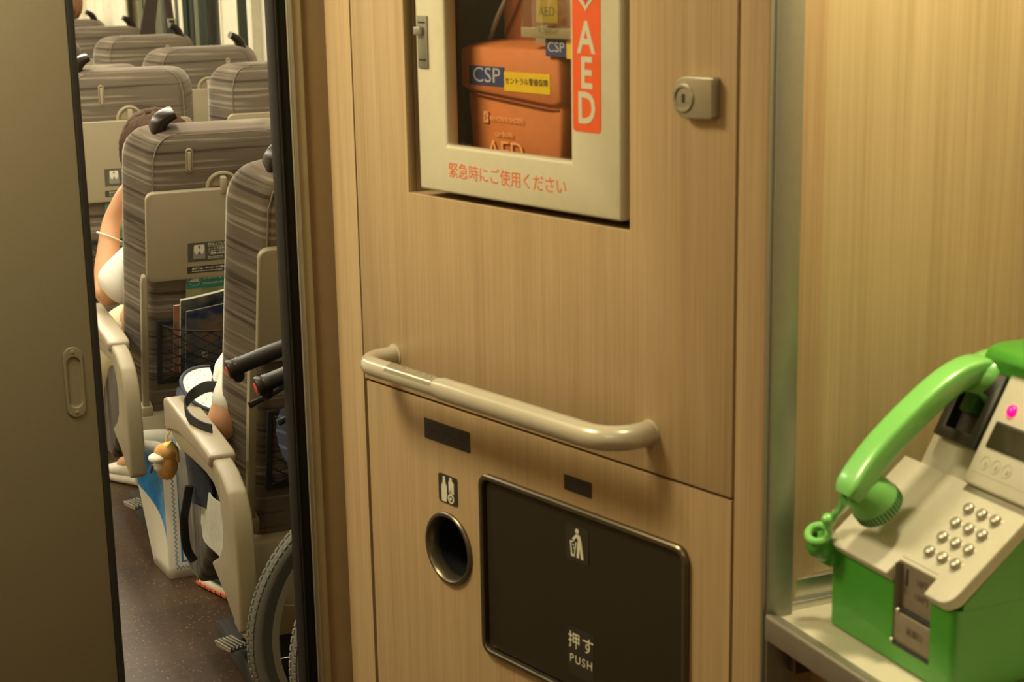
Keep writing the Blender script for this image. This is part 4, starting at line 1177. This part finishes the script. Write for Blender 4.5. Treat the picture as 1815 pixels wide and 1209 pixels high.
# seventh row, only hair above the seat top
person('person whose brown hair shows above the farthest seat at the top left of the doorway',
       dict(pelvis=(1.45, 9.66, .56), spine=(1.45, 9.58, .76), chest=(1.45, 9.52, .98), neck=(1.45, 9.50, 1.13), skull=(1.45, 9.50, 1.22), crown=(1.45, 9.50, 1.30),
            shL=(1.28, 9.52, 1.0), elL=(1.24, 9.62, .72), wrL=(1.32, 9.82, .66), haL=(1.35, 9.89, .66), shR=(1.62, 9.52, 1.0), elR=(1.66, 9.62, .72), wrR=(1.58, 9.82, .66), haR=(1.55, 9.89, .66),
            hipL=(1.36, 9.70, .55), knL=(1.36, 10.02, .53), anL=(1.36, 10.0, .10), hipR=(1.54, 9.70, .55), knR=(1.54, 10.02, .53), anR=(1.54, 10.0, .10), ftL=(1.36, 10.1, .045), ftR=(1.54, 10.1, .045)),
       (SHIRT, PANTS_D, SNEAK, SOLE), plain('auburn_hair', (.26, .12, .055), .6, 0, .3, 120), [((1.36, 9.94, 0), (1.36, 10.18, 0)), ((1.54, 9.94, 0), (1.54, 10.18, 0))])

# ================================================================== LUGGAGE AND SMALL THINGS
# sun cap on the lap
cp_ = thing('sun_cap', 'white cap with perforated brim, navy edge and band, behind the white sleeve', 'cap', (.773, 3.31, .660), (R(20), 0, R(-5)))
cp_.scale = (.8, .8, .8)
br = []
def brim_pt(a, r):   # a 0..pi around the outer edge, opening towards -x
    return Vector((-.022-.088*math.sin(a)*r, .105*math.cos(a)*r, .012*math.sin(a)*r-.010*abs(math.cos(a))))
bm_ = bmesh.new(); G2 = []
for i in range(25):
    a = math.pi*i/24; G2.append([bm_.verts.new(brim_pt(a, r)) for r in (.25, .5, .75, 1.0)])
for i in range(24):
    for j in range(3): bm_.faces.new((G2[i][j], G2[i+1][j], G2[i+1][j+1], G2[i][j+1]))
rr_ = bmesh.ops.extrude_face_region(bm_, geom=bm_.faces[:])
for v in [e for e in rr_['geom'] if isinstance(e, bmesh.types.BMVert)]: v.co.z -= .003
bmesh.ops.recalc_face_normals(bm_, faces=bm_.faces)
bo_ = MB().add(bm_).build('brim', CAPW, cp_)
MB().tube([brim_pt(math.pi*k/40, 1.01) for k in range(41)], .0050, 8).build('brim_edging', CAPN, bo_)
dts = MB()
for i in range(3, 22, 2):
    for r in (.62, .84):
        p = brim_pt(math.pi*i/24, r); dts.ell(p+Vector((0, 0, .0005)), (.0022, .0012, .0006), 8, 6)
dts.build('perforations', plain('perforation', (.40, .38, .30), .8), bo_)
MB().lathe([(.085, -.012), (.086, .0), (.0855, .020)], 36, Matrix.Translation((.055, 0, 0)), cap=False).build('band', CAPN, cp_)
MB().lathe([(.085, .018), (.080, .05), (.062, .082), (.03, .098), (0, .100)], 36, Matrix.Translation((.055, 0, 0))).build('crown', CAPW, cp_)
MB().tube([(.055+.0868*math.cos(a), .0868*math.sin(a), .003+.006*math.sin(a*9)) for a in [math.pi*(.70+.42*k/20) for k in range(21)]], .0022, 6).build('red_trim', REDP, cp_)
# navy backpack wedged beside the seat, its strap standing up in a loop
bp = thing('navy_backpack', 'dark navy cloth backpack between seat cushion and nearest armrest, strap looped over the pad', 'backpack', (.715, 3.40, .30))
o_ = Vector((.715, 3.40, .30))
rg = []
for k in range(9):
    u = k/8; z = .400+.225*u
    w = .016+.014*math.sin(math.pi*u); d_ = .055+.05*math.sin(math.pi*min(1, u*.8+.15))
    rg.append([Vector((.716+.010*math.sin(u*5)+w*math.cos(a), 3.345+.03*u+d_*math.sin(a)*(1+.12*math.sin(3*a+u*6)), z+.012*math.sin(2*a+u*4)))-o_ for a in [2*math.pi*q/24 for q in range(24)]])
MB().loft(rg).build('bag_body', NAVY, bp, smooth=70)
sp = arcpts([(.742, 3.24, .676), (.715, 3.22, .684), (.690, 3.20, .682), (.670, 3.19, .672), (.6605, 3.18, .657), (.664, 3.15, .640), (.676, 3.11, .6335), (.690, 3.085, .632)], 5)
sl2 = []
for i, p in enumerate(sp):
    u = i/(len(sp)-1); h = .0115
    tl = Vector((0, .25*math.sin(u*3), 1)).normalized()
    tn = (sp[min(i+1, len(sp)-1)]-sp[max(i-1, 0)]).normalized(); nn = tn.cross(tl).normalized()
    sl2.append([p-o_+tl*a*h+nn*b*.0017 for a, b in ((1, 1), (1, -1), (-1, -1), (-1, 1))])
MB().loft(sl2).build('shoulder_strap', plain('strap_black', (.028, .027, .028), .75), bp, smooth=40)
MB().tube([p-o_ for p in arcpts([(.690, 3.33, .445), (.684, 3.345, .40), (.684, 3.38, .355), (.690, 3.41, .30), (.698, 3.43, .265), (.710, 3.43, .240)], 5)], .0095, 10, flat=.45).build('lower_strap', plain('strap_black_2', (.02, .02, .022), .75), bp)
# white cloth hanging below the arm pad
tw = thing('white_cloth', 'off-white cloth corner hanging beside the nearest seat cushion, under the armrest', 'cloth', (.745, 3.30, .30))
o_ = Vector((.745, 3.30, .30))
g = []
bmc = bmesh.new()
for i in range(11):
    u = i/10; row = []
    for j in range(11):
        v = j/10
        y = 3.36-.20*u; zt = .45; zb = .322+.022*(1-u)+.025*max(0, .3-u)
        row.append(bmc.verts.new(Vector((.716-.006*v+.006*math.sin(u*7+v*2), y, zt+(zb-zt)*v))-o_))
    g.append(row)
for i in range(10):
    for j in range(10): bmc.faces.new((g[i][j], g[i+1][j], g[i+1][j+1], g[i][j+1]))
r_ = bmesh.ops.extrude_face_region(bmc, geom=bmc.faces[:])
for v in [e for e in r_['geom'] if isinstance(e, bmesh.types.BMVert)]: v.co.x += .004
bmesh.ops.recalc_face_normals(bmc, faces=bmc.faces)
MB().add(bmc).build('cloth', TOWEL, tw, smooth=60)
# paper carrier bag
def bag_mats():
    m, nt, b = newmat('bag_front_print')
    uv = N(nt, 'ShaderNodeUVMap'); sx = N(nt, 'ShaderNodeSeparateXYZ'); nt.links.new(uv.outputs[0], sx.inputs[0])
    u, v = sx.outputs[0], sx.outputs[1]
    wv = math_(nt, 'MULTIPLY', math_(nt, 'SINE', math_(nt, 'MULTIPLY', v, 190)), .0024)
    def band(x, c, h): return math_(nt, 'LESS_THAN', math_(nt, 'ABSOLUTE', math_(nt, 'SUBTRACT', x, c)), h)
    up = math_(nt, 'GREATER_THAN', v, .085)
    wav = math_(nt, 'MULTIPLY', band(math_(nt, 'ADD', u, wv), .020, .0022), up)
    line = math_(nt, 'MULTIPLY', band(u, .0345, .0028), math_(nt, 'GREATER_THAN', v, .115))
    foot = math_(nt, 'MULTIPLY', band(v, .120, .007), math_(nt, 'GREATER_THAN', u, .0317))
    wh = math_(nt, 'MULTIPLY', band(math_(nt, 'ADD', v, math_(nt, 'MULTIPLY', math_(nt, 'SINE', math_(nt, 'MULTIPLY', u, 700)), .008)), .075, .007), math_(nt, 'GREATER_THAN', u, .018))
    f = math_(nt, 'MINIMUM', math_(nt, 'ADD', line, foot), 1.0)
    c = mixc(nt, f, (.74, .70, .60), (.02, .20, .46))
    c = mixc(nt, math_(nt, 'MINIMUM', math_(nt, 'ADD', wav, wh), 1.0), c, (.20, .32, .42))
    nt.links.new(c, b.inputs['Base Color']); b.inputs['Roughness'].default_value = .35
    m2, nt, b = newmat('bag_gusset_print')
    uv = N(nt, 'ShaderNodeUVMap'); sx = N(nt, 'ShaderNodeSeparateXYZ'); nt.links.new(uv.outputs[0], sx.inputs[0])
    u, v = sx.outputs[0], sx.outputs[1]       # u: 0 back .. 1 front
    edge = math_(nt, 'MULTIPLY', math_(nt, 'SUBTRACT', v, .42), 1.0)
    lowb = math_(nt, 'GREATER_THAN', math_(nt, 'SUBTRACT', v, math_(nt, 'MULTIPLY', math_(nt, 'SUBTRACT', 1.0, u), .42)), .20)
    topb = N(nt, 'ShaderNodeMapRange'); topb.inputs[1].default_value = .97; topb.inputs[2].default_value = .88; nt.links.new(v, topb.inputs[0])
    rgt = N(nt, 'ShaderNodeMapRange'); rgt.inputs[1].default_value = .97; rgt.inputs[2].default_value = .84; nt.links.new(u, rgt.inputs[0])
    f = math_(nt, 'MULTIPLY', math_(nt, 'MULTIPLY', lowb, topb.outputs[0]), rgt.outputs[0])
    blue = ramp(nt, noise(nt, coords(nt), 26, 5, .7), [(.3, (.010, .12, .36)), (.55, (.022, .23, .60)), (.68, (.07, .38, .75)), (.75, (.6, .7, .75))])
    c = mixc(nt, f, (.76, .72, .61), blue)
    nt.links.new(c, b.inputs['Base Color']); b.inputs['Roughness'].default_value = .3
    return m, m2
BF, BGU = bag_mats()
cb_ = thing('paper_carrier_bag', 'glossy white and blue paper carrier bag standing on the floor beside the nearest seat', 'bag', (.83, 4.03, 0))
o_ = Vector((.83, 4.03, 0))
def wall_quad(name, A0, A1, B0, B1, mat, bow=0.0, nrm=(0, -1, 0), nu=10, nv=12, zig=0.0):
    """A0->A1 bottom edge, B0->B1 top edge"""
    bm = bmesh.new(); uvl = bm.loops.layers.uv.new('UVMap'); g = []; nrm = Vector(nrm)
    A0, A1, B0, B1 = map(Vector, (A0, A1, B0, B1))
    for i in range(nu+1):
        u = i/nu; c = []
        for j in range(nv+1):
            v = j/nv; p = (A0.lerp(A1, u)).lerp(B0.lerp(B1, u), v)+nrm*bow*math.sin(math.pi*v)*math.sin(math.pi*u)+Vector((0, 0, zig*v**8*math.sin(u*9)))
            c.append(bm.verts.new(p-o_))
        g.append(c)
    W_ = (A1-A0).length if name == 'front' else 1.0
    for i in range(nu):
        for j in range(nv):
            f = bm.faces.new((g[i][j], g[i+1][j], g[i+1][j+1], g[i][j+1]))
            for lp, (a, b) in zip(f.loops, ((i, j), (i+1, j), (i+1, j+1), (i, j+1))): lp[uvl].uv = (a/nu*W_, b/nv)
    me = bpy.data.meshes.new(name); bm.to_mesh(me); bm.free()
    o = link(name, me, mat, cb_, smooth=60)
    so = o.modifiers.new('thick', 'SOLIDIFY'); so.thickness = .0012; so.offset = 0
    return o
FL0, BL0, FR0, BR0 = (.757, 3.962, .001), (.745, 4.092, .001), (.975, 3.965, .001), (.975, 4.095, .001)
FLt, BLt, FRt, BRt = (.763, 3.975, .352), (.700, 4.085, .358), (.965, 3.975, .352), (.965, 4.085, .356)
wall_quad('front', FL0, FR0, FLt, FRt, BF, .006, zig=.004)
wall_quad('gusset', BL0, FL0, BLt, FLt, BGU, -.016, (-1, -.2, 0), zig=.003)
wall_quad('back', BL0, BR0, BLt, BRt, plain('bag_plain', (.70, .67, .57), .5), .0, zig=.004)
wall_quad('gusset', FR0, BR0, FRt, BRt, bpy.data.materials['bag_plain'], -.016, (1, 0, 0))
wall_quad('base', FL0, FR0, BL0, BR0, bpy.data.materials['bag_plain'], 0)
# plush charm clipped below the arm pad
pc = thing('plush_charm', 'small tan and white plush charm with blue clip hanging outside the nearest armrest', 'plush toy', (.650, 3.33, .53))
o_ = Vector((.650, 3.33, .53)); cc = Vector((.642, 3.335, .512))-o_
MB().ell(cc+Vector((.004, 0, -.012)), (.024, .026, .036), 22, 16).ell(cc+Vector((.006, 0, .012)), (.026, .026, .020), 20, 14).build('plush_body', PLUSHY, pc)
MB().ell(cc+Vector((-.016, -.006, .004)), (.018, .022, .010), 18, 12).ell(cc+Vector((-.013, -.006, -.014)), (.013, .016, .012), 18, 12).build('plush_muzzle', PLUSHW, pc)
MB().tube([cc+Vector((.004, -.004, .026)), cc+Vector((.010, -.008, .030)), cc+Vector((.020, -.012, .012)), cc+Vector((.026, -.010, -.01))], [.008, .012, .010, .004], 10).build('plush_scarf', PLUSHL, pc)
MB().tube([cc+Vector((-.026, -.008, -.010)), cc+Vector((-.034, -.010, -.024))], .0045, 8).build('clip', plain('clip_blue', (.05, .07, .16), .25), pc)
MB().tube([cc+Vector((.006, 0, .02)), cc+Vector((.008, 0, .045)), Vector((.660, 3.335, .57))-o_], .002, 6).build('loop', PLUSHL, pc)

# straps of a bag hanging by the window between fifth and sixth row
hbg = thing('hanging_bag', 'dark brown bag hung by the window, its straps rising above the fifth-row seat', 'bag', (1.60, 7.80, 1.0))
o_ = Vector((1.60, 7.80, 1.0))
def strap(p0, p1, w0, w1, th_, name, mat):
    p0, p1 = Vector(p0), Vector(p1)
    m = MB(); m.loft([[Vector((p.x-w, p.y-th_, p.z))-o_, Vector((p.x+w, p.y-th_, p.z))-o_, Vector((p.x+w, p.y+th_, p.z))-o_, Vector((p.x-w, p.y+th_, p.z))-o_] for p, w in ((p0, w0), (p1, w1))])
    return m.build(name, mat, hbg, smooth=0)
strap((1.545, 7.80, 1.12), (1.645, 7.80, 1.60), .036, .020, .006, 'strap', BAND)
strap((1.578, 7.81, 1.12), (1.600, 7.81, 1.60), .020, .012, .004, 'strap', plain('strap_mid_brown', (.085, .05, .034), .8))
s2 = strap((1.681, 7.80, 1.12), (1.640, 7.80, 1.60), .0165, .0165, .004, 'strap', BAND)
bk_ = MB().ring(1.6545-1.60, 1.6945-1.60, .208, .2435, 1.662-1.60, 1.687-1.60, .214, .237, 0, .006, .001)
bmesh.ops.transform(bk_.bm, matrix=Matrix(((1, 0, 0, 0), (0, 0, -1, -.004), (0, 1, 0, 0), (0, 0, 0, 1))), verts=bk_.bm.verts)
bk_.build('buckle', STEEL, s2)
MB().box(-.10, .12, -.05, .06, -.15, .13, .03).build('bag_body', BAND, hbg)
MB().tube([(.044, 0, .60), (.044, 0, .64), (.10, 0, .66), (.145, 0, .64)], .006, 8).build('hook', STEEL, hbg)

# gathered curtains at the window edges
def curtain(label, y0, y1, mats, z0=.86):
    t = thing('window_curtain', label, 'curtain', (1.70, (y0+y1)/2, z0), group='dark green window curtains')
    n_ = len(mats); w = (y1-y0)/n_
    for i, m in enumerate(mats):
        g = MB(); rows = []
        for z in (z0, 1.15, 1.45, 1.72):
            pts = []
            for k in range(9):
                y = y0+w*i+w*k/8; pts.append(Vector((1.715+.014*math.cos(2*math.pi*k/8+i), y, z)))
            rows.append(pts+[p+Vector((.004, 0, 0)) for p in pts[::-1]])
        for r in rows:
            for p in r: p -= Vector((1.70, (y0+y1)/2, z0))
        g.loft(rows); g.build('pleat', m, t)
curtain('thin dark green curtain edge beside the fourth-row seat handle', 6.65, 6.70, [CURTG, CURTL])
curtain('dark green gathered curtain between the handles of the fourth- and fifth-row seats', 7.32, 7.86, [CURTG, CURTL, CURTG, CURTG, BLIND, CURTL])
curtain('grey-green gathered curtain between the two hanging straps', 8.28, 8.70, [CURTL, CURTG, CURTL, CURTL])
# pleated cream curtain farther along
t = thing('window_curtain', 'bright cream pleated curtain above the sixth-row seat', 'curtain', (1.70, 9.5, .86))
g = MB(); rows = []
for z in (0, .3, .6, .9):
    pts = [Vector((.0+.012*math.sin(k*1.9), -.46+.90*k/48, z)) for k in range(49)]
    rows.append(pts+[p+Vector((.004, 0, 0)) for p in pts[::-1]])
g.loft(rows).build('pleats', BLIND, t)

# ================================================================== WHEELCHAIR
wc = thing('folded_wheelchair', 'folded wheelchair with grey tyres and black push grips, standing behind the nearest seat', 'wheelchair', (.98, 2.74, 0))
o_ = Vector((.98, 2.74, 0))
def wheel(cx, cy, cz, Rr):
    c = Vector((cx, cy, cz))-o_
    WM = Matrix.Translation(c) @ Matrix.Rotation(math.pi/2, 4, 'X')
    ty = []
    for k in range(72):
        a = 2*math.pi*k/72; e = Vector((math.cos(a), math.sin(a), 0))
        ty.append([WM @ (e*(Rr-.0165+.0165*math.cos(q))+Vector((0, 0, .0150*math.sin(q)))) for q in [2*math.pi*j/14 for j in range(14)]])
    tyre = MB().loft(ty, closed=True)
    to = tyre.build('tyre', TYRE, wc)
    tr = MB()
    for k in range(120):
        a = 2*math.pi*k/120
        for s in (-1, 0, 1):
            M = WM @ Matrix.Rotation(a+s*s*.012, 4, 'Z') @ Matrix.Translation((Rr-.0165, 0, 0)) @ Matrix.Rotation(-s*.75, 4, 'Y')
            tr.box(.0150, .0182, -.0052, .0052, -.0034, .0034, 0, 2, M)
    tr.build('tread', TYRE, to, smooth=0)
    sw = []
    for k in range(72):
        a = 2*math.pi*k/72; e = Vector((math.cos(a), math.sin(a), 0))
        sw.append([WM @ (e*(r)+Vector((0, 0, z))) for r, z in ((Rr-.026, .0135), (Rr-.026, -.0135), (Rr-.044, -.010), (Rr-.044, .010))])
    MB().loft(sw, closed=True).build('sidewall', TYRE_S, to)
    ri = []
    for k in range(72):
        a = 2*math.pi*k/72; e = Vector((math.cos(a), math.sin(a), 0))
        ri.append([WM @ (e*r+Vector((0, 0, z))) for r, z in ((Rr-.043, .0115), (Rr-.043, -.0115), (Rr-.056, -.0105), (Rr-.058, 0), (Rr-.056, .0105))])
    ro_ = MB().loft(ri, closed=True).build('rim', RIMM, wc)
    for k in range(14):
        a = 2*math.pi*(k+.3)/14; e = Vector((math.cos(a), math.sin(a), 0)); f = Vector((-math.sin(a), math.cos(a), 0))*(1 if k % 2 else -1)
        MB().tube([WM @ (e*(Rr-.055)), WM @ (f*.022+Vector((0, 0, .018*(1 if k % 3 else -1))))], .0013, 6).build('spoke', SPOKE, ro_)
    MB().lathe([(.016, -.03), (.026, -.024), (.026, -.018), (.016, -.014), (.016, .014), (.026, .018), (.026, .024), (.016, .03), (0, .03)], 20, WM).build('hub', RIMM, ro_)
wheel(.958, 2.800, .292, .290)
wheel(1.000, 2.668, .292, .290)
fm_ = plain('wheelchair_frame', (.10, .10, .11), .35, .5)
for gx, gy, gz in ((.648, 2.752, .832), (.672, 2.655, .822)):
    q = Vector((gx, gy, gz))-o_
    ex = .118
    MB().tube(arcpts([q+Vector((ex-.01, .0, .034)), q+Vector((ex+.025, 0, .036)), q+Vector((ex+.045, 0, .010)), q+Vector((ex+.050, 0, -.05)), q+Vector((ex+.055, 0, -.50))], 6), .0110, 12).build('push_tube', fm_, wc)
    d_ = Vector((.118, 0, .034)); L_ = d_.length; d_.normalize()
    GM = Matrix.Identity(4); y_ = Vector((0, 1, 0)); z_ = d_; x_ = y_.cross(z_)
    for i_ in range(3): GM[i_][0], GM[i_][1], GM[i_][2] = x_[i_], y_[i_], z_[i_]
    GM.translation = q
    g = MB().lathe([(.0, .001), (.013, .0), (.0165, .002), (.0172, .006), (.0158, .012), (.0150, .014), (.0158, .017), (.0150, .020), (.0158, .023), (.0150, .026), (.0146, .05), (.0152, .07), (.0146, .10), (.0150, L_), (0, L_)], 24, GM)
    g.ell(GM @ Vector((.016, 0, .016)), (.011, .010, .013), 14, 10)
    go = g.build('push_grip', GRIPM, wc)
    MB().lathe([(0, -.0015), (.0085, -.001), (.0105, .001), (.0105, .004)], 20, GM @ T(.002, 0, 0)).build('grip_end_cap', REDP, go)
    MB().lathe([(.0128, L_), (.0150, L_+.002), (.0150, L_+.010), (.0128, L_+.012)], 20, GM).build('grip_collar', STEEL, go)
    MB().tube(arcpts([q+Vector((.165, -.002, -.005)), q+Vector((.135, -.004, -.018)), q+Vector((.085, -.004, -.046)), q+Vector((.050, -.004, -.060)), q+Vector((.034, -.004, -.066))], 6), [.0055]*20+[.0065]*5, 10, flat=.7).build('brake_lever', GRIPM, wc)
for gy in (2.752, 2.672):
    q = Vector((0, gy, 0))-o_
    m = MB()
    m.tube([q+Vector((.80, 0, .46)), q+Vector((1.25, 0, .46)), q+Vector((1.32, 0, .30)), q+Vector((1.36, 0, .14))], .011, 10)
    m.tube([q+Vector((.80, 0, .66)), q+Vector((1.14, 0, .66)), q+Vector((1.18, 0, .60)), q+Vector((1.18, 0, .46))], .011, 10)
    m.tube([q+Vector((.825, 0, .30)), q+Vector((1.33, 0, .24))], .010, 10)
    m.tube([q+Vector((.975, 0, .28)), q+Vector((.975, 0, .46))], .010, 10)
    m.build('side_frame', fm_, wc)
    q2 = Vector((1.30, gy, .075))-o_
    MB().lathe([(.045, -.014), (.072, -.012), (.075, 0), (.072, .012), (.045, .014)], 28, Matrix.Translation(q2) @ Matrix.Rotation(math.pi/2, 4, 'X')).build('caster_wheel', TYRE, wc)
    MB().tube([q2, q2+Vector((.012, .020, .08)), q2+Vector((.02, 0, .17))], .009, 8).build('caster_fork', fm_, wc)
MB().tube([Vector((.88, 2.752, .28))-o_, Vector((1.10, 2.672, .44))-o_], .010, 8).tube([Vector((.88, 2.672, .28))-o_, Vector((1.10, 2.752, .44))-o_], .010, 8).build('cross_brace', fm_, wc)
def plaid():
    m, nt, b = newmat('navy_plaid')
    v = coords(nt); sx = N(nt, 'ShaderNodeSeparateXYZ'); nt.links.new(v, sx.inputs[0])
    a = math_(nt, 'GREATER_THAN', math_(nt, 'SINE', math_(nt, 'MULTIPLY', sx.outputs[0], 260)), .80)
    c = math_(nt, 'GREATER_THAN', math_(nt, 'SINE', math_(nt, 'MULTIPLY', sx.outputs[2], 230)), .82)
    nt.links.new(mixc(nt, math_(nt, 'MULTIPLY', math_(nt, 'MAXIMUM', a, c), .6), (.018, .024, .060), (.09, .11, .20)), b.inputs['Base Color'])
    b.inputs['Roughness'].default_value = .85; return m
PLAID = plaid()
sg_ = MB()
rings = []
for k in range(8):
    u = k/7; x = .726+.42*u
    top = .765-.02*u+.012*math.sin(u*9); bot = .665-.15*min(1, u*2.5)
    rings.append([Vector((x+.010*abs(j-3)/3*(1-u), 2.712+.030*math.sin(a), bot+(top-bot)*(.5+.5*math.cos(a))))-o_ for j, a in enumerate([2*math.pi*q/12 for q in range(12)])])
sg_.loft(rings).build('folded_sling', PLAID, wc, smooth=30)
MB().tube([Vector((.742, 2.660, .700))-o_, Vector((.775, 2.664, .728))-o_], .005, 8).build('sling_piping', plain('grey_piping', (.35, .34, .30), .6), wc)
